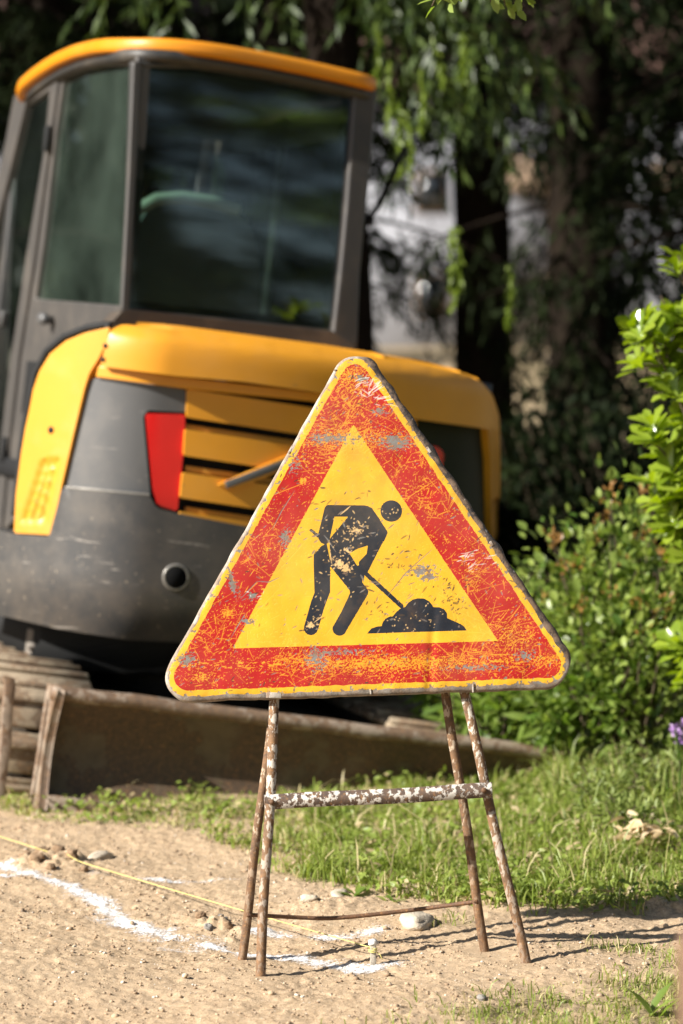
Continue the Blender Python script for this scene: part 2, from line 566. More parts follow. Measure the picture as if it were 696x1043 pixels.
# ---- shape of the sheet: slightly dished with hammered edges
def bend(q):
    s = np.minimum(sd_poly(q, tri_in)-RC, 0)
    z = .0022*fbm(q[:, 0]*7, q[:, 1]*7, 3, 41) + .0016*np.exp(s/.02)*fbm(q[:, 0]*24, q[:, 1]*24, 2, 43)
    cx = pxc(440, 660)
    z = z - .0022*np.exp(-((q[:, 0]-cx[0]-(q[:, 1]-cx[1])*.1)/.010)**2)*np.clip((pxc(440, 600)[1]-q[:, 1])/.1, 0, 1)
    return z - .0016*np.exp(s/.005)

Zb = bend(Qs)
Vf = from_uv(Qs, Zb)
idx = np.arange(nu*nv).reshape(nv, nu)
F = np.stack([idx[:-1, :-1], idx[:-1, 1:], idx[1:, 1:], idx[1:, :-1]], -1).reshape(-1, 4)
fc = Qs[F].mean(1)
lab = np.full(len(F), -1)
ins = sd_outer(fc) < 0
lab[ins] = 0
red = ins & (sd_red_o(fc) < 0) & (sd_red_i(fc) > 0)
lab[red] = 1
lab[ins & (sd_worker(fc) < 0)] = 2
lab[ins & (sd_pile(fc) < 0)] = 3


def sign_mat(name, base, under, rough, ch='wear_a'):
    m, nt, b = new_mat(name)
    A, B, Cc, D = (attr(nt, k) for k in (ch, 'wear_b', 'wear_c', 'wear_d'))
    f = noise_fac(nt, 9, 6, .65, .3, .75)
    col = mixc(nt, f, base, tuple(x*.82 for x in base))
    fine = noise_fac(nt, 420, 3, .7, .60, .72)
    col = mixc(nt, mathn(nt, 'MULTIPLY', fine, .35), col, tuple(x*.55+.05 for x in base))
    if under: col = mixc(nt, A, col, under)
    grey = mixc(nt, noise_fac(nt, 60, 4, .6, .4, .65), (.20, .195, .18), (.20, .12, .075))
    col = mixc(nt, B, col, grey)
    col = mixc(nt, mathn(nt, 'MULTIPLY', Cc, .8), col, (.78, .74, .68))
    col = mixc(nt, D, col, (.055, .035, .02))
    grime = noise_fac(nt, 11, 7, .72, .52, .80); col = mixc(nt, mathn(nt, 'MULTIPLY', grime, .30), col, (.20, .11, .05))
    dust_haze = noise_fac(nt, 3.5, 5, .6, .45, .8)
    col = mixc(nt, mathn(nt, 'MULTIPLY', dust_haze, .16), col, (.42, .33, .22))
    nt.links.new(col, b.inputs['Base Color'])
    b.inputs['Roughness'].default_value = rough
    b.inputs['Specular IOR Level'].default_value = .35
    hgt = mathn(nt, 'ADD', mathn(nt, 'MULTIPLY', A, .5), B)
    bump(nt, b, mathn(nt, 'MULTIPLY', hgt, -1.0), .45, .0006)
    return m


YEL = (.74, .395, .022)
M_syel = sign_mat("sign_yellow", YEL, (.76, .41, .04), .42)
M_sred = sign_mat("sign_red", (.41, .014, .010), (.68, .29, .020), .40)
M_sblk = sign_mat("sign_black", (.014, .016, .022), (.62, .40, .17), .5, ch="wear_e")


def sub_face(name, mask, mat, parent):
    f = F[mask]; u_, invx = np.unique(f.ravel(), return_inverse=True)
    at = {'wear_'+k.lower(): wear[k].ravel()[u_] for k in 'ABCDE'}
    return objw(name, Vf[u_], [invx.reshape(-1, 4)], mat, parent, smooth=True, attrs=at)


face = sub_face("sign_face", lab == 0, M_syel, sign)
sub_face("red_border", lab == 1, M_sred, face)
sub_face("worker_symbol", lab == 2, M_sblk, face)
sub_face("earth_pile_symbol", lab == 3, M_sblk, face)

# ---- rusty steel
def rust_mat(name, paint, amount, c_r=(.16, .075, .032), c_d=(.055, .032, .02), scale=34, rough=.75, stretch=(1, 1, .45), low=False):
    m, nt, b = new_mat(name)
    rust = mixc(nt, noise_fac(nt, 55, 5, .7, .35, .7), c_r, c_d)
    rust = mixc(nt, noise_fac(nt, 150, 3, .6, .55, .75), rust, (.30, .145, .05))
    keep = noise_fac(nt, scale, 5, .62, amount, amount+.05, stretch=stretch)
    if low:                                # paint is gone near the ground
        tc = N(nt, "ShaderNodeTexCoord"); sx = N(nt, "ShaderNodeSeparateXYZ"); nt.links.new(tc.outputs['Object'], sx.inputs[0])
        mr = N(nt, "ShaderNodeMapRange"); mr.inputs[1].default_value = .05; mr.inputs[2].default_value = .40
        nt.links.new(sx.outputs['Z'], mr.inputs[0]); mr.inputs[3].default_value = .22; keep = mathn(nt, 'MULTIPLY', keep, mr.outputs[0])
    pc = mixc(nt, noise_fac(nt, 20, 3, .6, .4, .7), paint, tuple(x*.7 for x in paint))
    nt.links.new(mixc(nt, keep, rust, pc), b.inputs['Base Color'])
    b.inputs['Roughness'].default_value = rough
    bump(nt, b, mathn(nt, 'ADD', keep, noise_fac(nt, 220, 3, .7, .3, .7)), .5, .0008)
    return m


M_leg = rust_mat("leg_paint", (.56, .49, .40), .50, c_r=(.23, .12, .05), c_d=(.09, .052, .03), scale=95, low=True)
M_legb = rust_mat("leg_paint_brown", (.48, .37, .26), .53, c_r=(.21, .11, .048), c_d=(.085, .05, .03), scale=95, low=True)
M_bar = rust_mat("bar_paint", (.62, .57, .50), .50, c_r=(.13, .08, .05), c_d=(.065, .045, .035), scale=80, stretch=(1, 1, 1))
M_rust = rust_mat("plain_rust", (.25, .16, .10), .62)
M_rim = rust_mat("rim_metal", (.40, .35, .29), .50, c_r=(.27, .19, .13), c_d=(.14, .10, .075), stretch=(1, 1, 1))

# rim rolled round the sheet edge
ang = []
ring = []
for i in range(3):
    p = tri_in[i]; a = tri_in[i-1]; b = tri_in[(i+1) % 3]
    d0 = (p-a)/np.linalg.norm(p-a); d1 = (b-p)/np.linalg.norm(b-p)
    n0 = np.array([d0[1], -d0[0]]); n1 = np.array([d1[1], -d1[0]])
    if n0.dot(p-cen) < 0: n0, n1 = -n0, -n1
    a0 = math.atan2(n0[1], n0[0]); a1 = math.atan2(n1[1], n1[0]); da = (a1-a0+np.pi) % (2*np.pi)-np.pi
    for t in np.linspace(0, 1, 14): ring.append(p + RC*np.array([math.cos(a0+da*t), math.sin(a0+da*t)]))
    q = ring[-1]; nxt = tri_in[(i+1) % 3] + RC*n1
    for t in np.linspace(0, 1, 120)[1:-1]: ring.append(q + (nxt-q)*t)
ring = np.array(ring)
for _ in range(3):
    e = 1e-4; s = sd_outer(ring)
    g = np.stack([sd_outer(ring+[e, 0])-sd_outer(ring-[e, 0]), sd_outer(ring+[0, e])-sd_outer(ring-[0, e])], 1)/(2*e)
    ring = ring - g*s[:, None]/(np.linalg.norm(g, axis=1)[:, None]**2+1e-9)
g /= np.linalg.norm(g, axis=1)[:, None]
nr = len(ring)
zb = bend(ring)
# side flags
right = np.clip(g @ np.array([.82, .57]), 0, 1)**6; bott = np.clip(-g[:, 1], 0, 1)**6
flare = .0022 + .0095*right + .0062*bott + .0014*np.abs(fbm(ring[:, 0]*14, ring[:, 1]*14, 2, 61)) + .004*np.clip(fbm(ring[:, 0]*17, ring[:, 1]*17, 3, 66), -.5, 1)*right
flare = flare*(1+.10*fbm(ring[:, 0]*20, ring[:, 1]*20, 2, 63))
prof = [(-.006, 0.0006), (.25, .0012), (.75, -.0015), (1.0, -.008), (.96, -.018), (.7, -.024), (.2, -.024), (-.25, -.016), (-1.0, -.006)]
V = []
for k, (a, b) in enumerate(prof):
    out = flare*a if abs(a) > .05 else np.full(nr, a if abs(a) < .01 else 0)
    V.append(from_uv(ring + g*out[:, None], zb + b))
V = np.stack(V, 1).reshape(-1, 3); kp = len(prof)
i = np.arange(nr)[:, None]; j = np.arange(kp-1)[None]
Fr = np.stack([i*kp+j, ((i+1) % nr)*kp+j, ((i+1) % nr)*kp+j+1, i*kp+j+1], -1).reshape(-1, 4)
M_rim2, nt, b = new_mat("rim_rust_shade")
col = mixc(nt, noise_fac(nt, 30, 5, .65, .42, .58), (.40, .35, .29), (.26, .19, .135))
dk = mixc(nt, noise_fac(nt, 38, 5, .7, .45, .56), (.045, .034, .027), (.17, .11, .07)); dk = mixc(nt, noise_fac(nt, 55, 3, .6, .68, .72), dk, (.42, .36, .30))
nt.links.new(mixc(nt, attr(nt, 'rust_shade'), col, dk), b.inputs['Base Color']); b.inputs['Roughness'].default_value = .7
bump(nt, b, noise_fac(nt, 150, 4, .7, .3, .7), .5, .001)
rim = objw("rim", V, [Fr], M_rim2, sign, smooth=True, attrs={'rust_shade': np.repeat(np.clip(right*1.6+.55*bott, 0, 1), kp)})  # dark rust on right and bottom; the right side's shade is painted in
# folded tabs on the rim
for (x, y, w, h, an) in ((293, 456, .022, .006, 60), (280, 706, .034, .013, -2), (481, 698, .004, .02, 0), (436, 458, .016, .007, -55), (377, 708, .004, .012, 4), (526, 537, .012, .007, -56), (330, 371, .006, .004, 0)):
    c = pxc(x, y); c = ring[np.argmin(((ring-c)**2).sum(1))]; m = MB(); a = R_(an)
    M = frame(from_uv([c], -.004)[0], eu*math.cos(a)+ev*math.sin(a), -en, -eu*math.sin(a)+ev*math.cos(a))
    m.box((-w/2, -.005, -h/2), (w/2, .012, h/2), M); m.build("tab", M_rim, rim, bevel=.0015)
# plain back sheet
bq = ring + 0
ctr = from_uv([cen], -.014)
Vb = np.concatenate([from_uv(bq - g*.001, -.014), ctr])
objw("back_sheet", Vb, [np.stack([np.arange(nr), (np.arange(nr)+1) % nr, np.full(nr, nr)], 1)], M_rust, sign)

# ---- folding legs of angle iron
def lerp(a, b, t): return np.asarray(a)*(1-t)+np.asarray(b)*t


def angle_leg(p, q, w, t, fwd, mat, flip=1):
    p, q = np.asarray(p), np.asarray(q); d = (q-p)/np.linalg.norm(q-p)
    y = np.asarray(fwd) - d*np.dot(fwd, d); y /= np.linalg.norm(y); x = np.cross(d, y)*flip
    pr = [(-w/2, 0), (w/2, 0), (w/2, t), (-w/2+t, t), (-w/2+t, w), (-w/2, w)]
    n = 26; pts = [lerp(p, q, s)+x*.0016*math.sin(s*9+p[0]*40)+y*.0012*math.sin(s*7+2) for s in np.linspace(0, 1, n)]
    m = MB(); m.sweep(pr, pts, [(x, y)]*n)
    k = len(pr)
    m.add(np.concatenate([[pts[0] + a*x + b*y for a, b in pr]]), np.array([[0, 1, 2, 3], [0, 3, 4, 5]]))
    m.add(np.concatenate([[pts[-1] + a*x + b*y for a, b in pr]]), np.array([[3, 2, 1, 0], [5, 4, 3, 0]]))
    return m.build("leg", mat, sign)


def at_y(px, depth): return P(px[0], px[1], depth)
bl = G(246, 978); br = G(495, 970)
tl = onplane([(281.5, 690)], -.022)[0]; tr = onplane([(469.5, 690)], -.022)[0]
angle_leg(fl - [0, 0, .006], tl, .0215, .0032, back, M_leg)
angle_leg(fr - [0, 0, .006], tr, .0215, .0032, back, M_leg)
tlb = onplane([(281, 700)], -.045)[0]; trb = onplane([(452, 690)], -.06)[0]
angle_leg(bl - [0, 0, .006], tlb, .0195, .003, back, M_legb)
angle_leg(br - [0, 0, .006], trb, .0205, .003, back, M_legb)
# flat cross bar in front of the front legs
m = MB(); a_ = onplane([(270, 817.5)], .003)[0]; b_ = onplane([(501, 805)], .003)[0]
n = 24; ax = (b_-a_)/np.linalg.norm(b_-a_); upv = np.cross(ax, -en); upv /= np.linalg.norm(upv)
if upv[2] < 0: upv = -upv
pts = [lerp(a_, b_, s) + upv*.0012*math.sin(s*8) for s in np.linspace(0, 1, n)]
m.sweep([(-.0165, 0), (.0165, 0), (.0165, .004), (.0125, .004), (.0125, .022), (.0095, .022), (.0095, .004), (-.0165, .004)][::-1], [p for p in pts], [(upv, -en)]*n)
for e, s in ((pts[0], -1), (pts[-1], 1)): m.box((-.001, 0, -.0165), (.0015, .02, .0165), frame(e, ax, -en, upv))
m.build("cross_bar", M_bar, sign)
# thin brace rod between the rear legs
rp = [lerp(bl, tlb, .165), P(300, 934.5, 6.19), P(335, 936, 6.2), P(375, 932.5, 6.21), P(430, 926, 6.225), lerp(br, trb, .185)]
rp = [np.array(p) for p in rp]
sp = []
for k in range(len(rp)-1):
    for t in np.linspace(0, 1, 6, endpoint=False): sp.append(lerp(rp[k], rp[k+1], t))
sp.append(rp[-1]); sp = np.array(sp)
for _ in range(4): sp[1:-1] = (sp[:-2]+2*sp[1:-1]+sp[2:])/4
m = MB(); m.tube(sp, .0048, 8); m.build("brace_rod", M_rust, sign, smooth=True)
# bolts at the cross bar ends
for px in ((277, 817), (493, 805)):
    p = onplane([px], .005)[0]; m = MB(); m.tube([p, p+en*.006], .006, 8); m.build("bolt", M_rust, sign)
# ================================================================ ground
def proj(V):
    """photo position of world points"""
    d = np.asarray(V, float) - C0
    f = d @ FW
    return np.stack([348 + FPX*d[:, 0]/f, 521.5 - FPX*(d @ UP)/f], 1)


def gline(pts): return np.array([G(*p)[:2] for p in pts])


edge_far = gline([(-900, 800), (-200, 806), (0, 826), (60, 838), (130, 842), (200, 850), (235, 868), (270, 886), (330, 904), (390, 917), (460, 929), (540, 931), (620, 938), (696, 926), (1100, 905)])
edge_near = gline([(200, 1110), (330, 1050), (430, 1018), (520, 1001), (570, 988), (640, 974), (720, 955), (1100, 935)])


def below(q, line):
    """positive when farther than the line"""
    return q[:, 1] - np.interp(q[:, 0], line[:, 0], line[:, 1])


def smooth01(t): t = np.clip(t, 0, 1); return t*t*(3-2*t)


def grass_density(q):
    n1 = fbm(q[:, 0]*3.1, q[:, 1]*3.1, 3, 101); n2 = fbm(q[:, 0]*9, q[:, 1]*9, 2, 105)
    far = below(q, edge_far) + .10*n1 + .05*n2
    d = smooth01((far+.02)/.16)*np.clip(.80+.9*fbm(q[:, 0]*4.5, q[:, 1]*4.5, 3, 163), .12, 1)
    leftdry = smooth01((-q[:, 0]-.12)/.25)
    d = d*(1-.30*leftdry*smooth01(.6+n1))
    near = -below(q, edge_near) + .12*n1 + .08*n2
    dn = 1.25*smooth01(near/.34)*np.clip(.52+.5*n2+.25*smooth01((q[:, 0]-.45)/.2), .05, 1)
    # tuft line just behind the sign's right foot
    c = G(650, 967); t = np.exp(-((q[:, 0]-c[0])/.11)**2-((q[:, 1]-c[1])/.05)**2)
    c = G(455, 943); t2 = np.exp(-((q[:, 0]-c[0])/.06)**2-((q[:, 1]-c[1])/.03)**2)
    return np.clip(np.maximum(np.maximum(d, dn), np.maximum(t*.8, t2*.6)), 0, 1)


BUMPS = [(45, 884, .12, .05, .030), (75, 880, .05, .03, .014), (222, 944, .045, .03, .022), (200, 938, .04, .03, .012), (255, 948, .04, .03, .012), (330, 925, .10, .06, .012), (680, 925, .12, .05, .03)]


def ground_z(q):
    dirt = 1-smooth01(below(q, edge_far)/.15)
    z = .014*fbm(q[:, 0]*1.7, q[:, 1]*1.7, 3, 111)
    n = fbm(q[:, 0]*9, q[:, 1]*9, 3, 113); n2 = fbm(q[:, 0]*38, q[:, 1]*38, 3, 117)
    z = z + .0032*n + .0018*n2 + .0024*fbm(q[:, 0]*80, q[:, 1]*80, 3, 118, .6) + .0085*np.clip(fbm(q[:, 0]*22, q[:, 1]*22, 3, 119)-.35, 0, 1)
    for x, y, rx, ry, h in BUMPS:
        c = G(x, y); r = ((q[:, 0]-c[0])/rx)**2+((q[:, 1]-c[1])/ry)**2
        z = z + h*np.exp(-r)*(1+.8*pnoise(q[:, 0]*45, q[:, 1]*45, 121))
    # flat where the sign stands
    for c in (fl, fr, bl, br):
        r = ((q[:, 0]-c[0])**2+(q[:, 1]-c[1])**2)/.05**2
        z = z*(1-.9*np.exp(-r))
    far = np.clip((np.hypot(q[:, 0], q[:, 1]-7)-6)/30, 0, 1)
    z = z*(1-far)
    return z


def graded(lo, hi, h, far, growth=1.22):
    a = list(np.arange(lo, hi+h*.5, h)); s = h; x = a[-1]
    up = []
    while x < far[1]: s *= growth; x += s; up.append(x)
    s = h; x = a[0]; dn = []
    while x > far[0]: s *= growth; x -= s; dn.append(x)
    return np.array(dn[::-1]+a+up)


gx = graded(-1.25, 1.25, .0062, (-400, 400)); gy = graded(5.35, 8.2, .0062, (-400, 900))
GX, GY = np.meshgrid(gx, gy); Qg = np.stack([GX.ravel(), GY.ravel()], 1)
Zg = ground_z(Qg)
gi = np.arange(len(Qg)).reshape(GX.shape)
Fg = np.stack([gi[:-1, :-1], gi[:-1, 1:], gi[1:, 1:], gi[1:, :-1]], -1).reshape(-1, 4)
dens_g = grass_density(Qg)*np.clip(.75+.5*fbm(Qg[:, 0]*5, Qg[:, 1]*5, 2, 161), 0, 1)
lump = np.clip(fbm(Qg[:, 0]*26, Qg[:, 1]*26, 4, 131)*.5+.5, 0, 1)

m_, nt, b = new_mat("dry_earth")
col = mixc(nt, attr(nt, 'lump'), (.435, .305, .185), (.565, .415, .27))
col = mixc(nt, noise_fac(nt, 120, 4, .7, .42, .62), col, (.32, .225, .135))
col = mixc(nt, noise_fac(nt, 2.3, 4, .6, .45, .7), col, (.45, .325, .205))
col = mixc(nt, noise_fac(nt, 260, 2, .6, .64, .70), col, (.60, .50, .37))
col = mixc(nt, noise_fac(nt, 45, 4, .7, .61, .68), col, (.19, .125, .075))
# soil under the grass is darker and greener; far away it turns to meadow and pale road
col = mixc(nt, mathn(nt, 'MULTIPLY', attr(nt, 'grass'), .75), col, (.13, .115, .045))
nt.links.new(col, b.inputs['Base Color']); b.inputs['Roughness'].default_value = .95; b.inputs['Specular IOR Level'].default_value = .15
bump(nt, b, noise_fac(nt, 210, 4, .75, .25, .75), .5, .003)
M_earth = m_
ground = put("ground", mesh_np("ground", np.column_stack([Qg, Zg]), [Fg], True, {'lump': lump, 'grass': dens_g}), M_earth)
tag(ground, "dry sandy earth with small clods and stones", kind='structure')

# ---- lines of white powdered lime on the earth
m_, nt, b = new_mat("white_lime")
nt.links.new(mixc(nt, noise_fac(nt, 90, 4, .7, .40, .75), (.84, .84, .85), (.62, .54, .45)), b.inputs['Base Color'])
b.inputs['Roughness'].default_value = 1.0; b.inputs['Specular IOR Level'].default_value = .1
g_ = mathn(nt, 'ADD', mathn(nt, 'MULTIPLY', noise_fac(nt, 150, 6, .8, .27, .73), 1.7), mathn(nt, 'SUBTRACT', mathn(nt, 'MULTIPLY', attr(nt, 'cover'), 1.75), 2.38))
cl_ = N(nt, "ShaderNodeMapRange"); cl_.inputs[1].default_value = -.1; cl_.inputs[2].default_value = .45; cl_.inputs[4].default_value = .92; nt.links.new(g_, cl_.inputs[0])
tr_ = N(nt, "ShaderNodeBsdfTransparent"); mx_ = N(nt, "ShaderNodeMixShader"); nt.links.new(cl_.outputs[0], mx_.inputs[0]); nt.links.new(tr_.outputs[0], mx_.inputs[1]); nt.links.new(b.outputs[0], mx_.inputs[2])
nt.links.new(mx_.outputs[0], nt.nodes["Material Output"].inputs['Surface'])
M_lime = m_


def lime(pts, half, ragged, seed, label):
    """powder lying thinly on the earth: thick in the middle, thinning out to loose grains"""
    ln = gline(pts); d = np.full(len(Qg), 9.0)
    near = (Qg[:, 0] > ln[:, 0].min()-.15) & (Qg[:, 0] < ln[:, 0].max()+.1) & (Qg[:, 1] > ln[:, 1].min()-.1) & (Qg[:, 1] < ln[:, 1].max()+.1)
    for a, bb_ in zip(ln[:-1], ln[1:]): d[near] = np.minimum(d[near], sd_seg(Qg[near], a, bb_, 0))
    n = fbm(Qg[:, 0]*16, Qg[:, 1]*16, 3, seed); patch = fbm(Qg[:, 0]*6, Qg[:, 1]*6, 2, seed+7)
    cov = np.clip(1.10 - .36*d/(half*(1+.3*patch)) + .26*ragged*n + .40*patch, 0, 1.1)*(d < half*3.0)
    keep = (cov[Fg] > .08).any(1)
    u, iv = np.unique(Fg[keep].ravel(), return_inverse=True)
    V = np.column_stack([Qg[u], Zg[u]+.0025])
    o = put("lime_line", mesh_np("lime_line", V, [iv.reshape(-1, 4)], True, {'cover': cov[u]}), M_lime)
    return tag(o, label, kind='structure')


lime([(-60, 875), (0, 887), (40, 897), (75, 908), (110, 929), (140, 943), (170, 952), (200, 958), (235, 966), (262, 972), (300, 973), (330, 979), (352, 985), (385, 984), (398, 982)], .038, .9, 301,
     "broad line of white lime powder running across the earth to the stake")
lime([(98, 891), (130, 897), (165, 902), (200, 903), (238, 901)], .030, .8, 311, "short faint line of white lime powder below the string")
lime([(266, 949), (300, 952), (330, 953), (362, 954), (388, 949)], .034, .7, 321, "white lime powder line behind the sign legs")

# ---- stones and clods
def rock(name, c, r, seed, mat, squash=(1, 1, .6), jag=.3, sub=3, parent=None):
    bm = bmesh.new(); bmesh.ops.create_icosphere(bm, subdivisions=sub, radius=1)
    v = np.array([x.co[:] for x in bm.verts]); fcs = np.array([[q.index for q in f.verts] for f in bm.faces]); bm.free()
    n = fbm(v[:, 0]*1.3+seed*3.1+v[:, 2]*.7, v[:, 1]*1.3-v[:, 2]*1.1+seed, 3, seed)
    v = v*(1+jag*n[:, None]); v = np.clip(v, -1.05, .95)
    rr = random.Random(seed); a = rr.uniform(0, 6.28); ca, sa = math.cos(a), math.sin(a)
    v = v*np.asarray(squash); v = np.column_stack([v[:, 0]*ca-v[:, 1]*sa, v[:, 0]*sa+v[:, 1]*ca, v[:, 2]])*r
    return v, fcs


M_stone = simple("pale_stone", (.55, .47, .36), .9, spec=.2, c2=(.38, .31, .23), scale=30, bmp=.5)
M_grey_stone = simple("grey_stone", (.30, .28, .25), .9, spec=.2, c2=(.20, .18, .16), scale=40, bmp=.5)
M_clod = simple("brown_clod", (.30, .20, .12), .95, spec=.15, c2=(.20, .13, .08), scale=50, bmp=.6)


def stone(px, r, seed, mat, label, squash=(1, .8, .6), cat="stone", jag=.3, group=None, nm="stone"):
    p = G(*px); z = ground_z(np.array([p[:2]]))[0]
    v, f = rock("stone", p, r, seed, mat, squash, jag)
    o = put(nm, mesh_np(nm, v, [f], True), mat)
    o.location = (p[0], p[1], z+r*squash[2]*.30)
    return tag(o, label, cat, group)


stone((425, 944), .062, 3, M_stone, "large flat pale stone lying behind the sign's brace rod", (1.15, .7, .34))
stone((102, 875), .032, 5, M_stone, "pale lump beside the dark clod heap near the string", (1.2, .6, .55))
stone((491, 1022), .011, 6, M_grey_stone, "small dark grey stone in the thin grass below the right foot", (1.3, .9, .7))
stone((346, 914), .03, 8, M_stone, "pale flat stone at the grass edge left of the weed", (1.5, .7, .3))
stone((315, 925), .02, 9, M_stone, "small whitish stone on bare earth between the sign legs", (1.2, .8, .5))
clods = [((28, 878), .022), ((44, 874), .026), ((60, 880), .020), ((38, 886), .018), ((74, 884), .017), ((52, 890), .014), ((17, 882), .012), ((86, 890), .012)]
for k, (p, r) in enumerate(clods):
    stone(p, r, 40+k, M_clod, "dark brown earth clod in the heap at the left edge", (1, .9, .75), "clod", .55, "clods heaped at the left edge", "earth_clod")
for k, (p, r) in enumerate([((222, 941), .016), ((232, 946), .012), ((212, 947), .011), ((204, 938), .012), ((228, 937), .010)]):
    stone(p, r, 60+k, M_clod if k % 2 else M_grey_stone, "dark earth clod on the lime line left of the sign's rear leg", (1, .9, .8), "clod", .5, "clods beside the sign's left legs", "earth_clod")

# loose grit nobody could count
pv, pf, nn = [], [], 0
base = [rock("p", None, 1, 70+k, None, (1, .85, .65), .35, 1) for k in range(6)]
prng = np.random.default_rng(5)
pq = np.column_stack([prng.uniform(-1.25, 1.25, 30000), prng.uniform(5.4, 8.0, 30000)])
pq = pq[(grass_density(pq) < prng.uniform(0, .8, len(pq))) & (pnoise(pq[:, 0]*5, pq[:, 1]*5, 9) > prng.uniform(-1.0, .5, len(pq)))][:11000]
pz = ground_z(pq)
for (x, y), z in zip(pq, pz):
    r = .0014+.0038*prng.random()**4*(1+1.3*(prng.random() < .07))
    v, f = base[prng.integers(6)]; a = prng.uniform(0, 6.28); ca, sa = math.cos(a), math.sin(a)
    v = np.column_stack([v[:, 0]*ca-v[:, 1]*sa, v[:, 0]*sa+v[:, 1]*ca, v[:, 2]])*r + [x, y, z+r*.25]
    pv.append(v); pf.append(f+nn); nn += len(v)
m_, nt, b = new_mat("grit")
col = mixc(nt, noise_fac(nt, 14, 2, .5, .35, .65), (.46, .34, .22), (.28, .19, .12)); col = mixc(nt, noise_fac(nt, 37, 2, .5, .60, .66), col, (.58, .52, .44))
nt.links.new(col, b.inputs['Base Color']); b.inputs['Roughness'].default_value = .95; b.inputs['Specular IOR Level'].default_value = .2
o = put("pebbles", mesh_np("pebbles", np.concatenate(pv), [np.concatenate(pf)], True), m_); tag(o, "loose grit and crumbs of earth", kind='stuff')

# ---- stake and string
M_wood = simple("stake_wood", (.42, .37, .30), .85, spec=.2, c2=(.28, .24, .19), scale=40, bmp=.4)
M_whitewood = simple("stake_top", (.75, .74, .72), .9, spec=.2, c2=(.5, .46, .4), scale=60, bmp=.4)
sp0 = G(380, 981)
stk = empty("marking_stake", np.array([sp0[0], sp0[1], 0.0]), "short grey wooden stake with whitened top holding the yellow string", "stake")
m = MB(); m.bar(sp0-[0, 0, .02], sp0+[.001, .003, .043], .013, .011, (0, 1, 0)); m.build("post", M_wood, stk, bevel=.0015)
v, f = rock("x", None, .0105, 91, None, (1, .9, .75), .5); objw("post_top", v+sp0+[.001, .003, .045], [f], M_whitewood, stk, smooth=True)
M_string = simple("yellow_string", (.66, .56, .20), .8, spec=.2, var=.3, scale=200)
s0 = sp0+[0, -.004, .034]; s1 = P(-60, 833, 7.62); s1[2] = max(s1[2], .03)
pts = []
for t in np.linspace(0, 1, 60):
    p = lerp(s0, s1, t); p = p - np.array([0, 0, .006*math.sin(math.pi*t)]); g_ = ground_z(np.array([p[:2]]))[0]+.004
    p[2] = max(p[2], g_); pts.append(p)
th = np.linspace(0, 6.28*2.2, 26)
knot = np.stack([sp0[0]+.0088*np.cos(th-1.5), sp0[1]+.0088*np.sin(th-1.5), .033-.0006*th+sp0[2]], 1)
tail = [knot[-1], knot[-1]+[.008, -.003, -.006], knot[-1]+[.012, -.004, -.016]]
m = MB(); m.tube(pts, .0013, 6); m.tube(knot, .0015, 6); m.tube(tail, .0013, 6)
st_o = m.build("guide_string", M_string, None, smooth=True)
tag(st_o, "thin yellow string stretched low over the earth to the stake", "string")

# ---- grass
def blades(q, hgt, wid, lean, seed):
    r = np.random.default_rng(seed); n = len(q)
    z = ground_z(q)-.003
    a = r.uniform(0, 2*np.pi, n); la = r.uniform(0, 2*np.pi, n); ln = lean*r.random(n)
    wv = np.stack([np.cos(a), np.sin(a), 0*a], 1)*wid[:, None]
    ld = np.stack([np.cos(la), np.sin(la), 0*a], 1)
    b0 = np.column_stack([q, z])
    mid = b0 + ld*(hgt*ln*.25)[:, None]; mid[:, 2] += hgt*.5
    m2 = b0 + ld*(hgt*ln*.62)[:, None]; m2[:, 2] += hgt*(.82-.12*ln)
    tip = b0 + ld*(hgt*ln*1.15)[:, None]; tip[:, 2] += hgt*(1-.32*ln)
    V = np.stack([b0-wv*.5, b0+wv*.5, mid-wv*.5, mid+wv*.5, m2-wv*.36, m2+wv*.36, tip], 1).reshape(-1, 3)
    i = np.arange(n)[:, None]*7
    F4 = np.concatenate([i+[0, 1, 3, 2], i+[2, 3, 5, 4]]); F3 = i+[4, 5, 6]
    return V, F4, F3


def leaf_mat(name, lo, hi, dry=None, trans=.35, rough=.45, spec=.4, tip=None):
    m, nt, b = new_mat(name)
    t = attr(nt, 'tint')
    col = mixc(nt, t, lo, hi)
    if dry:
        mr = N(nt, "ShaderNodeMapRange"); mr.inputs[1].default_value = .86; mr.inputs[2].default_value = .93
        nt.links.new(t, mr.inputs[0]); col = mixc(nt, mr.outputs[0], col, dry)
    nt.links.new(col, b.inputs['Base Color']); b.inputs['Roughness'].default_value = rough; b.inputs['Specular IOR Level'].default_value = spec
    tr = N(nt, "ShaderNodeBsdfTranslucent"); hs = N(nt, "ShaderNodeHueSaturation"); hs.inputs['Value'].default_value = 1.5; hs.inputs['Saturation'].default_value = 1.1
    nt.links.new(col, hs.inputs['Color']); nt.links.new(hs.outputs[0], tr.inputs['Color'])
    mx = N(nt, "ShaderNodeMixShader"); mx.inputs[0].default_value = trans
    nt.links.new(b.outputs[0], mx.inputs[1]); nt.links.new(tr.outputs[0], mx.inputs[2])
    nt.links.new(mx.outputs[0], nt.nodes["Material Output"].inputs['Surface'])
    return m


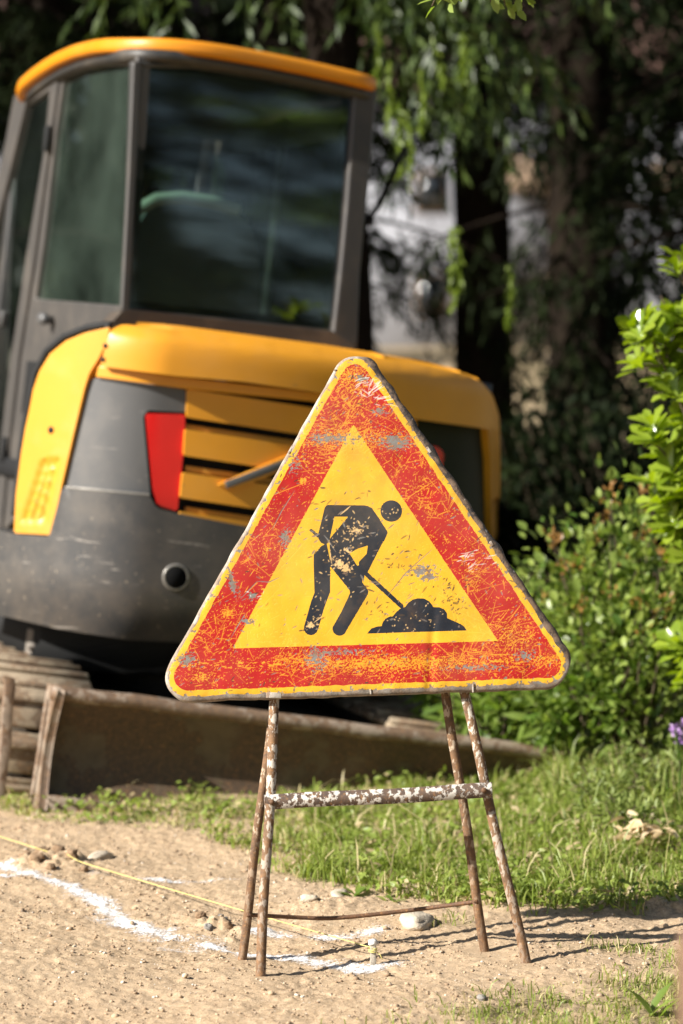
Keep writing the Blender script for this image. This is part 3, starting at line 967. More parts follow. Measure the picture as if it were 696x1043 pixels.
M_grass = leaf_mat("grass_blades", (.15, .205, .030), (.35, .40, .095), dry=(.56, .47, .25), trans=.4)
g2 = np.random.default_rng(11)
cand = np.column_stack([g2.uniform(-1.7, 1.8, 300000), g2.uniform(5.3, 9.6, 300000)])
dn = grass_density(cand); vis = np.abs(cand[:, 0]) < .1+cand[:, 1]*.15
farm_ = below(cand, edge_far) > 0
keepp = g2.random(len(cand)) < dn*np.where(farm_, .66, .50)*np.where(vis, 1, .25)*np.where(cand[:, 1] > 8.6, .45, 1)
q = cand[keepp]; isfar = below(q, edge_far) > -.05
hn = fbm(q[:, 0]*4, q[:, 1]*4, 2, 141)
hgt = np.where(isfar, .030+.040*g2.random(len(q))**1.5+.022*np.clip(hn, -1, 1), .010+.024*g2.random(len(q)))
right_tall = smooth01((q[:, 0]-.30)/.5)*smooth01((q[:, 1]-7.1)/.7)
hgt = hgt*(1+1.5*right_tall*g2.random(len(q)))*np.where((q[:, 0] < -.1) & isfar, .62, 1)
wisp = isfar & (g2.random(len(q)) < .02)
hgt = np.where(wisp, hgt+.05+.09*g2.random(len(q)), hgt*np.where(isfar & (q[:, 0] > -.25), 1.35, 1))
hgt = hgt*np.clip(1+.8*fbm(q[:, 0]*7, q[:, 1]*7, 2, 167), .35, 1.9)*np.where(isfar, .78, 1)*(1-.45*smooth01((q[:, 1]-7.3)/.4)*smooth01((.62-q[:, 0])/.1))
hgt = np.clip(hgt, .012, .20)
V, F4, F3 = blades(q, hgt, np.where(isfar, .0036, .0024)*(1+.4*g2.random(len(q))), np.where(isfar, 1.15, 1.3), 5)
dryp = np.where(wisp, .5, np.where(isfar, .13, .26))+.16*(q[:, 0] < -.1)
tint = np.where(g2.random(len(q)) < dryp, .95, np.clip(.42+.3*fbm(q[:, 0]*2.6, q[:, 1]*2.6, 2, 145)+.22*g2.standard_normal(len(q)), 0, .84))
o = put("grass", mesh_np("grass", V, [F4, F3], True, {'tint': np.repeat(tint, 7)}), M_grass); tag(o, "green grass with dry blades", kind='stuff')
print("grass blades", len(q))
# ================================================================ the mini excavator
PSI, ROLL = R_(24), R_(7)
def rotz(a): return np.array([[math.cos(a), -math.sin(a), 0], [math.sin(a), math.cos(a), 0], [0, 0, 1]])
def roty(a): return np.array([[math.cos(a), 0, math.sin(a)], [0, 1, 0], [-math.sin(a), 0, math.cos(a)]])
RM = rotz(PSI) @ roty(ROLL)
org = P(250, 640, 8.45); org[2] = 0.0
EX = frame(org, RM[:, 0], RM[:, 1], RM[:, 2]); EXI = inv(EX)
exc = empty("mini_excavator", EX, "yellow and grey mini excavator with dozer blade, parked behind the road sign", "excavator")

ro = xf(EXI, C0[None])[0]
def loc_rays(px): return rays(px) @ EX[:3, :3]


def hit(px, fn, t0=6.8, t1=13.0, n=500):
    """local points where photo rays meet the surface fn=0 (fn<0 on the camera's side)"""
    d = loc_rays(px); ts = np.linspace(t0, t1, n)
    lo = np.full(len(d), np.nan)
    prev = fn(ro + d*t0)
    hi = np.full(len(d), t1); found = np.zeros(len(d), bool)
    for k in range(1, n):
        cur = fn(ro + d*ts[k]); m = (~found) & (prev < 0) & (cur >= 0)
        lo[m] = ts[k-1]; hi[m] = ts[k]; found |= m; prev = cur
    lo[~found] = t1-.01
    for _ in range(30):
        mid = (lo+hi)/2; c = fn(ro + d*mid[:, None]) < 0
        lo = np.where(c, mid, lo); hi = np.where(c, hi, mid)
    return ro + d*((lo+hi)/2)[:, None], found


def grad(fn, q, e=1e-4):
    g = np.stack([fn(q+v)-fn(q-v) for v in np.eye(3)*e], 1)
    return g/(np.linalg.norm(g, axis=1)[:, None]+1e-12)


def plan(x):
    """plan outline of the tail: nearly flat in the middle, turning forward at both ends"""
    return .22*x*x + 2.6*np.clip(-.40-x, 0, None)**2 + 1.9*np.clip(x-.62, 0, None)**2


def tail(off=0.0, roll=None):
    def fn(q):
        v = q[:, 1] - plan(q[:, 0]) + off
        if roll: v = v - roll(q)
        return v
    return fn


def densify(poly, s):
    out = []
    for a, b in zip(poly, poly[1:]+poly[:1]):
        a = np.array(a, float); b = np.array(b, float); n = max(1, int(math.ceil(np.linalg.norm(b-a)/s)))
        out += [a+(b-a)*t/n for t in range(n)]
    return np.array(out)


def roundpoly(poly, r, n=5):
    """round the corners of a photo-space outline; r may be a list"""
    out = []; m = len(poly)
    for i in range(m):
        rr = r[i] if isinstance(r, (list, tuple)) else r
        p = np.array(poly[i], float); a = np.array(poly[i-1], float)-p; b = np.array(poly[(i+1) % m], float)-p
        la, lb = np.linalg.norm(a), np.linalg.norm(b); rr = min(rr, la*.45, lb*.45)
        if rr < 1e-4: out.append(tuple(p)); continue
        p0 = p+a/la*rr; p1 = p+b/lb*rr
        for t in np.linspace(0, 1, n): out.append(tuple((1-t)**2*p0+2*t*(1-t)*p+t*t*p1))
    return out


def fill(poly, s, holes=()):
    loops = [densify(list(map(tuple, l)), s) for l in [poly, *holes]]
    pts = []; edges = []
    for l in loops:
        k = len(pts); pts += [Vector(p) for p in l]; edges += [(k+i, k+(i+1) % len(l)) for i in range(len(l))]
    lo = loops[0].min(0); hi = loops[0].max(0)
    X, Y = np.meshgrid(np.arange(lo[0]+s/2, hi[0], s), np.arange(lo[1]+s/2, hi[1], s)); g = np.stack([X.ravel(), Y.ravel()], 1)
    d = sd_poly(g, loops[0]); ok = d < -.55*s
    for h in loops[1:]: ok &= sd_poly(g, h) > .55*s
    pts += [Vector(p) for p in g[ok]]
    v, e, f, *_ = delaunay_2d_cdt(pts, edges, [], 1 if not holes else 2, 1e-5)
    v = np.array([tuple(p) for p in v])
    f = [t for t in f]
    tri_ = np.array([t for t in f if len(t) == 3])
    c = v[tri_].mean(1); keep = sd_poly(c, loops[0]) < 0
    for h in loops[1:]: keep &= sd_poly(c, h) > 0
    return v, tri_[keep]


def shell(name, poly, fn, mat, parent=None, thick=.02, s=7, out=0.0, bevel=.004, direction=None, holes=(), world=False, warp=None):
    """a panel whose outline follows the photograph, lying on the real surface fn, with thickness"""
    parent = parent or exc
    v, f = fill(poly, s, holes)
    q, ok = hit(v, fn)
    n = grad(fn, q)
    q = q - n*out
    if warp is not None: q = q - n*warp(v)[:, None]
    ex = n if direction is None else np.broadcast_to(np.asarray(direction, float), q.shape)
    # orientation: faces should look to the camera (against n)
    a, b, c = q[f[:, 0]], q[f[:, 1]], q[f[:, 2]]
    flip = (np.cross(b-a, c-a)*n[f[:, 0]]).sum(1) > 0
    f = f.copy(); f[flip] = f[flip][:, ::-1]
    ed = {}
    for t in f:
        for i in range(3):
            ed[(t[i], t[(i+1) % 3])] = 1
    bd = np.array([k for k in ed if (k[1], k[0]) not in ed])
    m = len(q); V = np.concatenate([q, q+ex*thick])
    side = np.stack([bd[:, 1], bd[:, 0], bd[:, 0]+m, bd[:, 1]+m], 1)
    V = xf(EX, V)
    o = objw(name, V, [np.concatenate([f, f[:, ::-1]+m]), side], mat, parent, bevel=bevel, seg=3, angle=50)
    return smooth_by_angle(o, 42)


def lw(q): return xf(EX, np.atleast_2d(q))


# ---- paints
def paint(name, c, rough, dirt=(.33, .25, .16), amt=.25, coat=0.0, scr=0.0, mud=0.0, chip=0.0):
    m, nt, b = new_mat(name)
    col = mixc(nt, noise_fac(nt, 3, 4, .6, .35, .75), c, tuple(x*.88 for x in c))
    d = noise_fac(nt, 5, 7, .68, .48, .82)
    col = mixc(nt, mathn(nt, 'MULTIPLY', d, amt), col, dirt)
    if mud:                                # dried mud thrown up from below
        tc = N(nt, "ShaderNodeTexCoord"); sx = N(nt, "ShaderNodeSeparateXYZ"); nt.links.new(tc.outputs['Object'], sx.inputs[0])
        mr = N(nt, "ShaderNodeMapRange"); mr.inputs[1].default_value = .95; mr.inputs[2].default_value = .40; nt.links.new(sx.outputs['Z'], mr.inputs[0])
        sp = mathn(nt, 'MULTIPLY', noise_fac(nt, 9, 7, .72, .40, .74), mr.outputs[0])
        col = mixc(nt, mathn(nt, 'MULTIPLY', sp, mud), col, (.27, .20, .135))
        sp2 = mathn(nt, 'MULTIPLY', noise_fac(nt, 70, 3, .6, .66, .70), mr.outputs[0]); col = mixc(nt, mathn(nt, 'MULTIPLY', sp2, .8), col, (.34, .27, .19))
    if chip:
        col = mixc(nt, mathn(nt, 'MULTIPLY', noise_fac(nt, 38, 4, .7, .70, .725), chip), col, (.10, .085, .07))
    if scr:
        s = noise_fac(nt, 16, 5, .7, .64, .69, stretch=(.35, .35, 3.0), dist=.6)
        col = mixc(nt, mathn(nt, 'MULTIPLY', s, scr), col, (.34, .30, .26))
    nt.links.new(col, b.inputs['Base Color'])
    r = mathn(nt, 'ADD', mathn(nt, 'MULTIPLY', d, .25), rough); nt.links.new(r, b.inputs['Roughness'])
    b.inputs['Coat Weight'].default_value = coat; b.inputs['Coat Roughness'].default_value = .15
    return m


M_yel = paint("machine_yellow", (.67, .285, .019), .34, amt=.14, mud=.2, chip=.5)
M_roof = paint("roof_orange", (.66, .24, .012), .30, amt=.10)
M_grey = paint("moulded_grey", (.088, .086, .085), .40, amt=.14, scr=.35, mud=.1)
M_cw = paint("cast_grey", (.042, .041, .041), .40, amt=.16, scr=.6, mud=.2, chip=.3)
M_cabm = paint("cab_grey", (.068, .062, .057), .42, amt=.14)
M_pillar = paint("pillar_black", (.035, .033, .031), .45, amt=.2)
M_blk = simple("black_rubber", (.012, .012, .012), .7, spec=.3)
M_dark = simple("dark_interior", (.018, .018, .019), .8, spec=.2)
M_red = simple("red_lens", (.62, .012, .010), .18, spec=.6, var=.1)
M_seat = simple("seat_vinyl", (.17, .19, .20), .6, spec=.4)
M_lit_pipe = simple("sunlit_piping", (.80, .84, .76), .6, spec=.3)
M_door_p = simple("green_black_plastic", (.020, .023, .014), .6, spec=.15) if True else paint("green_black_plastic", (.018, .020, .014), .35, amt=.06)  # rear door of dark green-black plastic


def glass_mat(name, tint, refl=1.0, dust_haze=.04):
    m, nt, b = new_mat(name); nt.nodes.remove(b)
    tr = N(nt, "ShaderNodeBsdfTransparent"); tr.inputs[0].default_value = rgba(tint)
    gl = N(nt, "ShaderNodeBsdfGlossy"); gl.inputs['Roughness'].default_value = .015; gl.inputs['Color'].default_value = (refl, refl, refl, 1)
    fr_ = N(nt, "ShaderNodeFresnel"); fr_.inputs['IOR'].default_value = 1.62
    mp = N(nt, "ShaderNodeMath"); mp.operation = 'MULTIPLY_ADD'; mp.inputs[1].default_value = 1.25; mp.inputs[2].default_value = .03
    nt.links.new(fr_.outputs[0], mp.inputs[0])
    mx = N(nt, "ShaderNodeMixShader"); nt.links.new(mp.outputs[0], mx.inputs[0]); nt.links.new(tr.outputs[0], mx.inputs[1]); nt.links.new(gl.outputs[0], mx.inputs[2])
    df = N(nt, "ShaderNodeBsdfDiffuse"); df.inputs['Color'].default_value = (.42, .52, .44, 1)      # green haze mixed into the colour to lighten the pane
    m2 = N(nt, "ShaderNodeMixShader"); nt.links.new(mathn(nt, 'MULTIPLY', noise_fac(nt, 2.5, 5, .6, .25, .8), dust_haze), m2.inputs[0])
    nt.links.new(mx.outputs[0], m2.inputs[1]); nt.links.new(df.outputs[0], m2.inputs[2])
    nt.links.new(m2.outputs[0], nt.nodes["Material Output"].inputs['Surface'])
    return m


M_glass = glass_mat("cab_glass", (.68, .74, .72), dust_haze=.012)
M_glass_r = glass_mat("plain_glass", (.7, .8, .75), refl=.0, dust_haze=.01)
M_glass_s = glass_mat("side_glass", (.55, .68, .60), dust_haze=.06)

# ---- tail: counterweight, grey cover, yellow side panel, hood, louvres
z_at = lambda x, y, fn=tail(): hit([[x, y]], fn)[0][0]
zb = z_at(215, 655)[2]; zt = z_at(250, 345)[2]
print("tail bottom/top local z", zb, zt, "left/right x", z_at(2, 580)[0], z_at(508, 440)[0])

cwroll = lambda q: 1.8*np.clip(zb+.17-q[:, 2], 0, None)**2
f_cw = tail(.050, cwroll)
shell("counterweight", roundpoly([(-34, 530), (0, 540), (13, 544), (52, 547), (66, 496), (152, 504), (160, 518), (182, 523), (250, 536), (340, 551), (430, 566), (505, 570), (505, 655), (420, 668), (300, 664),
      (215, 656), (130, 652), (60, 641), (0, 627), (-34, 616)], [2, 2, 0, 3, 8, 4, 6, 4, 2, 2, 2, 2, 4, 2, 2, 2, 2, 2, 2, 2]), f_cw, M_cw, thick=.30, direction=(0, 1, 0), s=8, bevel=.012)
cw = bpy.data.objects["counterweight"]
# towing hole: black disc paints its inner shade, inside a worn rim
hc = hit([[179, 588]], f_cw)[0][0]; hn = grad(f_cw, hc[None])[0]
def ring_tube(c, n, r, t, name, mat, par, k=28):
    u = np.cross(n, [0, 0, 1]); u /= np.linalg.norm(u); w_ = np.cross(u, n)
    th = np.linspace(0, 2*np.pi, k+1)
    p = c + r*(np.cos(th)[:, None]*u + np.sin(th)[:, None]*w_)
    m = MB(); m.tube(lw(p), t, 8, cap=False); return m.build(name, mat, par, smooth=True)
M_worn = simple("worn_edge", (.30, .28, .25), .4, metal=.5, var=.4, scale=30)
ring_tube(hc-hn*.001, hn, .036, .0055, "hole_rim", M_worn, cw)
m = MB(); m.tube([lw(hc-hn*.006)[0], lw(hc-hn*.001)[0]], .035, 24); m.build("hole", simple("hole_shade", (.004, .004, .004), .9, spec=.1), cw)

f_t = tail(.006)
shell("grey_cover", roundpoly([(88, 388), (97, 385), (188, 396), (190, 400), (190, 420), (150, 418), (146, 424), (153, 503), (66, 495)], [6, 4, 3, 2, 2, 5, 4, 2, 2]), f_t, M_grey, thick=.05, bevel=.006)
f_cr = tail(.02)
shell("crease_line", [(66, 495), (153, 503), (153, 505), (66, 497)], tail(.052), M_worn, thick=.03, bevel=.001)
tl_o = shell("tail_light", roundpoly([(148, 421), (189, 422), (188, 452), (181, 521), (162, 517), (156, 500)], [4, 3, 2, 4, 5, 4]), tail(.004), M_red, thick=.04, bevel=.006)
tag(tl_o, "large red tail light on the left")
bez = shell("light_bezel", [(143, 416), (191, 417), (184, 526), (158, 521), (152, 502)], tail(-.012), M_blk, parent=tl_o, thick=.02, bevel=.002)
sp_ = roundpoly([(14, 543), (16, 504), (21.5, 461), (25.5, 437), (29.6, 418), (33.6, 397), (40, 378), (51, 360), (67, 347), (86, 339), (112, 333), (109, 348), (100, 366), (91, 380), (86, 396), (75, 442), (64, 490), (52, 545)],
                [3]+[0]*8+[2, 3, 4, 4, 4, 2, 2, 2, 3])
grooves = [roundpoly([(22+9*k+ (0), 531), (27+9*k, 530), (45+5.5*k+3, 468), (41+5.5*k+2, 468)], 2) for k in range(3)]
def groove_warp(v):
    d = np.full(len(v), 9.0)
    for g_ in grooves: d = np.minimum(d, sd_poly(v, np.array(g_)))
    return -.010*smooth01((1.5-d)/3)
side = shell("side_panel", sp_, tail(.03), M_yel, thick=.05, s=3.2, bevel=.006, warp=groove_warp)
kh = hit([[52, 438]], tail(.03))[0][0]; kn = grad(tail(), kh[None])[0]
m = MB(); m.tube([lw(kh+kn*.004)[0], lw(kh-kn*.002)[0]], .011, 14); m.build("keyhole", M_blk, side)

# hood: front skin curving over into the deck
zh0 = z_at(250, 372)[2]
def hroll(q): return 3.2*np.clip(q[:, 2]-(zt-.085), 0, None)**2*1.0 + 30*np.clip(q[:, 2]-(zt-.035), 0, None)**2
f_h = tail(.065, hroll)
hood_poly = roundpoly([(108, 350), (113, 336), (124, 330), (200, 338), (345, 357), (430, 371), (470, 380), (490, 388), (502, 402), (509, 424), (508, 437), (498, 437), (425, 427), (320, 399), (250, 389), (180, 383), (102, 373)],
                      [3, 4, 5, 2, 2, 2, 4, 6, 6, 3, 2, 1, 2, 2, 2, 2, 3])
hood = shell("engine_hood", hood_poly, f_h, M_yel, thick=.03, s=6, bevel=.006)
for px in ((107.5, 352), (105, 366)):
    c_ = hit([px], f_h)[0][0]; n_ = grad(f_h, c_[None])[0]; m = MB(); m.tube([lw(c_+n_*.004)[0], lw(c_-n_*.004)[0]], .007, 10); m.build("bolt", M_blk, hood)
# lower lip of the hood and the yellow frame behind it
shell("hood_lip", [(100, 372), (180, 383), (320, 399), (425, 427), (425, 436), (320, 409), (190, 396), (97, 384)], tail(.028), M_yel, parent=hood, thick=.03, bevel=.004)
# deck from the hood's top edge forward to the cab
te = densify([(108, 338), (124, 330.5), (200, 338.5), (345, 357.5), (430, 371.5), (470, 380.5), (490, 388.5), (503, 404)], 7)
te = te[:int(len(te)*.56)] if False else te
tq, _ = hit([p for p in te if p[0] <= 505], f_h)
o_ = np.argsort(tq[:, 0]); tq = tq[o_]; tq = tq[tq[:, 0] > -.38]
rows = [tq + [0, .004, -.001], tq + [0, .03, .010], tq+[0, .10, .018], tq + [0, .9, .03]]
V = np.concatenate(rows); n = len(tq)
F = np.concatenate([np.stack([np.arange(n-1)+k*n, np.arange(1, n)+k*n, np.arange(1, n)+(k+1)*n, np.arange(n-1)+(k+1)*n], 1) for k in range(3)])
o = objw("hood_deck", lw(V), [F], M_yel, hood, smooth=True)
sm = o.modifiers.new("solid", 'SOLIDIFY'); sm.thickness = .02; sm.offset = -1

# right corner trim and the dark side door
shell("corner_trim", roundpoly([(497, 434), (509, 428), (510, 470), (509, 548), (501, 552), (500, 470)], [1, 3, 1, 3, 3, 1]), tail(.03), M_yel, thick=.10, bevel=.006)
shell("dark_rear_door", [(395, 420), (425, 427), (498, 437), (501, 470), (502, 560), (395, 552)], tail(-.004), M_door_p, thick=.04, bevel=.004)
t2 = shell("tail_light", roundpoly([(425, 452), (447, 455), (453, 462), (449, 486), (425, 484)], 4), tail(.006), M_red, thick=.04, bevel=.005)
tag(t2, "small red tail light on the right of the rear door")
# louvres
def slat(tl_, tr_, br_, bl_):
    o = shell("louvre", roundpoly([tl_, tr_, br_, bl_], [3, 1, 1, 3]), lambda q: q[:, 1]-plan(q[:, 0])+.016, M_yel, thick=.05, bevel=.007)
    me = o.data                                  # tip each slat: lower edge stands out
    return o
def slope(y, x0, x1): return y+(x1-x0)*.150
XR = 415
slat((190.5, 396), (XR, slope(396, 190, XR)), (XR, slope(425, 190, XR)), (190, 425))
slat((188.5, 437), (XR, slope(437, 188, XR)), (XR, slope(464, 188, XR)), (187, 464))
slat((186, 481), (XR, slope(480, 186, XR)), (XR, slope(507, 186, XR)), (183.5, 507))
slat((183, 521), (XR, slope(521, 183, XR)), (XR, slope(548, 183, XR)), (182, 540))
# bevelled yellow ledges above each opening, recessed
for y in (429, 471, 513):
    shell("louvre_ledge", [(189, y+3), (XR, slope(y+3, 189, XR)), (XR, slope(y+9, 189, XR)), (189, y+9)], tail(-.008), paint("ledge_yellow"+str(y), (.50, .24, .02), .5, amt=.3), thick=.012, bevel=.002)
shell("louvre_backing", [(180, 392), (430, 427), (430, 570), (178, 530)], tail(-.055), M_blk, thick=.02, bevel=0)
# slanted latch strap across the louvres
a0 = hit([[226, 495], [300, 466]], tail(.045))[0]
lat = shell("latch", roundpoly([(222, 494), (296, 463), (312, 461), (300, 474), (240, 499)], 2), tail(.030), M_yel, thick=.02, bevel=.003)
m = MB(); b0, b1 = hit([[230, 494], [305, 467]], tail(.036))[0]
m.bar(lw(b0)[0], lw(b1)[0], .008, .022, RM[:, 2]); m.build("strap", M_grey, lat, bevel=.002)
m = MB(); m.box((-.56, .42, zb-.15), (.82, 1.7, zb+.05), EX); m.build("belly_filler", M_blk, exc)  # black filler box added to keep the gap under the tail dark

# dark body core filling the tail
xs = np.linspace(-.345, .86, 40); V = []; 
z0_, z1_ = zb+.04, zt-.035
yb_ = plan(xs)+.07
pl = np.concatenate([np.column_stack([xs, yb_]), np.column_stack([xs[::-1], np.full(len(xs), 1.75)])])
n = len(pl)
V = np.concatenate([np.column_stack([pl, np.full(n, z0_)]), np.column_stack([pl, np.full(n, z1_-.0)])])
cvr = np.array([[0, 1.2, z0_], [0, 1.2, z1_]]); V = np.concatenate([V, cvr])
k = np.arange(n); k2 = (k+1) % n
objw("house_body", lw(V), [np.stack([k, k2, k2+n, k+n], 1), np.concatenate([np.stack([k2, k, np.full(n, 2*n)], 1), np.stack([k+n, k2+n, np.full(n, 2*n+1)], 1)])], M_pillar, exc)

# ---- cab
YC = .40
f_c = lambda q: q[:, 1] - YC - .10*(q[:, 2]-1.4)*.5 + .03*np.clip((q[:, 0]+.05)**2, 0, .3)
pA = hit([[140, 66]], f_c)[0][0]; pB = hit([[128, 312]], f_c)[0][0]
kx = (pA[0]-pB[0])/(pA[2]-pB[2])
f_s = lambda q: q[:, 0]-(pB[0]+kx*(q[:, 2]-pB[2])) - .045*np.clip(q[:, 1]-YC, 0, 1.5)**2*0     # side plane, negative on the left
def f_sd(off=0.0): return lambda q: f_s(q)+off
pr_ = hit([[384, 87]], f_c)[0][0]; pr2 = hit([[363, 356]], f_c)[0][0]
print("cab: rear left top/bottom", pA, pB, "right", pr_, pr2)
fa = hit([[13, 95], [20, 100], [2, 200], [8, 330], [0, 520]], f_s)[0]; print("cab side front pts", fa)

# rear window with its black band, frame pillars
cf = shell("rear_frame", [(134, 62), (200, 64), (300, 76), (385, 87), (380, 150), (373, 210), (367, 280), (364, 352), (345, 352), (128, 326), (124, 316), (130, 200)], f_c, M_pillar,
           thick=.022, bevel=.004, holes=[[(144, 68), (200, 69), (300, 82), (361, 92), (356, 160), (350, 230), (338, 336), (132, 314)]])
tag(cf, None)
shell("corner_pillar", [(136, 62), (144, 62), (139, 160), (131.5, 318), (124, 316), (131, 180)], lambda q: f_c(q)+.008, M_cabm, thick=.022, bevel=.005)
shell("right_pillar", [(361, 90), (385, 86), (380, 150), (374, 210), (367, 280), (365, 354), (338, 348), (346, 280), (353, 205)], lambda q: f_c(q)+.012, paint("pillar_grey", (.044, .039, .036), .4, amt=.12), thick=.06, bevel=.012)
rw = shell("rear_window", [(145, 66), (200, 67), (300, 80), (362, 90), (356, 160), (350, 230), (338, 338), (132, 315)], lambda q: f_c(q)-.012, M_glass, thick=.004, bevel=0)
shell("window_band", [(349, 88), (362, 91), (356, 160), (350, 230), (339, 338), (328, 336), (338, 240), (345, 150)], lambda q: f_c(q)-.020, M_blk, parent=rw, thick=.003, bevel=0)
shell("window_band", [(146, 66), (200, 67), (300, 80), (361, 90), (361, 100), (300, 90), (200, 74), (146, 72)], lambda q: f_c(q)-.020, M_blk, parent=rw, thick=.003, bevel=0)
shell("window_band", [(132, 306), (338, 328), (338, 338), (132, 315)], lambda q: f_c(q)-.020, M_blk, parent=rw, thick=.003, bevel=0)
shell("rear_sill", roundpoly([(124, 317), (132, 315), (339, 337), (365, 354), (340, 358), (122, 331), (112, 331)], 2), lambda q: f_c(q)+.02, paint("sill_brown", (.060, .045, .034), .45, amt=.3), thick=.10, bevel=.006)

# left side: frame with quarter window, door
sf = shell("side_frame", [(60, 62), (90, 56), (140, 57), (137, 110), (124, 317), (112, 332), (72, 345), (48, 362), (34, 395), (24, 440), (14, 530), (2, 542), (10, 440), (20, 360), (34, 270), (50, 150)],
           f_s, M_cabm, thick=.045, s=6, bevel=.005, holes=[[(66, 71), (100, 67), (134, 67), (131, 140), (122, 311), (36, 304), (44, 250), (56, 140)]])
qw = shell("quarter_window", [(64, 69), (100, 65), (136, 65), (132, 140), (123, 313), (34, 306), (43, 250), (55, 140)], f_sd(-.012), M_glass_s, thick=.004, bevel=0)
shell("window_band", [(66, 71), (134, 67), (134, 76), (66, 82)], f_sd(-.018), M_blk, parent=qw, thick=.003, bevel=0)
shell("window_band", [(37, 296), (123, 303), (122, 312), (36, 305)], f_sd(-.018), M_blk, parent=qw, thick=.003, bevel=0)
dr = shell("door", [(14, 97), (36, 86), (60, 64), (56, 100), (33, 270), (18, 365), (8, 450), (0, 540), (-40, 535), (-36, 420), (-24, 260), (2, 160)], f_sd(.012), M_cabm, thick=.04, s=6, bevel=.005,
           holes=[[(25, 108), (50, 92), (45, 150), (26, 262), (11, 362), (0, 450), (-5, 515), (-30, 512), (-26, 420), (-12, 262), (8, 180)]])
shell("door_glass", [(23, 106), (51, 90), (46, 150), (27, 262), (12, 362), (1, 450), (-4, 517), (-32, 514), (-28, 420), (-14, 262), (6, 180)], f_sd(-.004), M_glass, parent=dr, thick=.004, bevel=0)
for (x, y) in ((49, 141), (5, 458)):
    a = hit([[x, y-13]], f_sd(.018))[0][0]; b = a - [.0, .0, .085]; m = MB(); m.bar(lw(a)[0], lw(b)[0], .03, .016, RM[:, 0]); m.build("hinge", M_blk, dr, bevel=.004)
a = hit([[5, 316]], f_sd(.03))[0][0]; b = a - [0, 0, .06]; m = MB(); m.bar(lw(a)[0], lw(b)[0], .035, .03, RM[:, 0]); m.build("handle", M_pillar, dr, bevel=.008)
# round stop bolt and rubber seal under the quarter window
a = hit([[54, 326]], f_sd(.0))[0][0]; m = MB(); m.tube(lw([a, a+[-.04, -.01, .0]]), .014, 12); m.tube(lw([a+[-.028, 0, 0], a+[-.045, -.01, 0]]), .020, 12); m.build("door_stop", M_grey, sf, smooth=True)
seal = densify([(15, 520), (22, 460), (28, 420), (36, 380), (48, 358), (66, 343), (90, 333), (126, 328), (200, 336), (345, 356)], 6)[:-58]
sq = hit([p for p in densify([(15, 525), (22, 460), (28, 420), (36, 381), (48, 358), (66, 343), (88, 334), (112, 330)], 5)][:-20], tail(-.0))[0]
m = MB(); m.tube(lw(sq), .012, 8); m.build("rubber_seal", M_blk, exc, smooth=True)

# roof slab with rounded plan, cambered towards the front
XL = pB[0]+kx*(pA[2]-pB[2])
f_sr = f_sd(.05)
rp_ = hit([(13, 94), (20, 84), (30, 75), (42, 66), (55, 58), (72, 50.5), (90, 46), (115, 42)], f_sr)[0]
ztop = hit([[200, 46]], lambda q: f_c(q)+.05)[0][0]; zr_ = hit([[380, 79]], lambda q: f_c(q)+.05)[0][0]
ys = np.concatenate([rp_[::-1][:, 1]]); zs = rp_[::-1][:, 2]
print("roof", ys, zs, ztop, zr_)
oy = np.argsort(ys); ys, zs = ys[oy], zs[oy]
yf = ys[-1]; yr0 = f_c(np.array([[0, 0, ztop[2]]]))[0]*-1 - .06
def roof_z(x, y):
    z = np.interp(y, np.concatenate([[yr0+.1], ys[:-1], [ys[-1]-.02, ys[-1]+.06]]), np.concatenate([[zs[0]+.001], zs[:-1], [zs[-1]+.010, zs[-1]-.02]]))
    tt = np.clip((x-XL)/(zr_[0]-XL), 0, 1)
    sl = (zr_[2]-ztop[2])/max(zr_[0]-ztop[0], .1)
    return z + .019 + np.clip(x-ztop[0], -1, None)*np.clip(sl, -.06, .06)*(x > ztop[0]) + .012*(1-(2*tt-1)**2)
xl_, xr_ = XL-.055, zr_[0]+.045; yf = yf+.05
pl = roundpoly([(xl_, yr0), (xr_, yr0), (xr_, yf), (xl_, yf)], [.34, .10, .14, .14], 9)
v, f = fill(pl, .05)
zz = roof_z(v[:, 0], v[:, 1]); top = np.column_stack([v, zz])
ed = {}
a_, b_, c_ = top[f[:, 0]], top[f[:, 1]], top[f[:, 2]]
fl_ = np.cross(b_-a_, c_-a_)[:, 2] < 0; f = f.copy(); f[fl_] = f[fl_][:, ::-1]
for t in f:
    for i in range(3): ed[(t[i], t[(i+1) % 3])] = 1
bd = np.array([k for k in ed if (k[1], k[0]) not in ed]); m_n = len(top)
cpl = top[:, :2].mean(0)
low = top - [0, 0, .047]
V = np.concatenate([top, low])
o = objw("roof", lw(V), [np.concatenate([f, f[:, ::-1]+m_n]), np.stack([bd[:, 1], bd[:, 0], bd[:, 0]+m_n, bd[:, 1]+m_n], 1)], M_roof, exc, bevel=.017, seg=4, angle=50, clamp=False)
smooth_by_angle(o, 50)
# black headliner rim just below the roof
pl2 = roundpoly([(xl_+.03, yr0+.03), (xr_-.02, yr0+.03), (xr_-.02, yf-.05), (xl_+.03, yf-.05)], [.14, .05, .1, .1], 7)
v, f = fill(pl2, .06); zz = roof_z(v[:, 0], v[:, 1])-.040
ed = {}
for t in f:
    for i in range(3): ed[(t[i], t[(i+1) % 3])] = 1
bd = np.array([k for k in ed if (k[1], k[0]) not in ed]); m_n = len(v)
V = np.concatenate([np.column_stack([v, zz]), np.column_stack([v, zz-.035])])
objw("roof_lining", lw(V), [np.concatenate([f, f[:, ::-1]+m_n]), np.stack([bd[:, 1], bd[:, 0], bd[:, 0]+m_n, bd[:, 1]+m_n], 1)], M_pillar, exc)

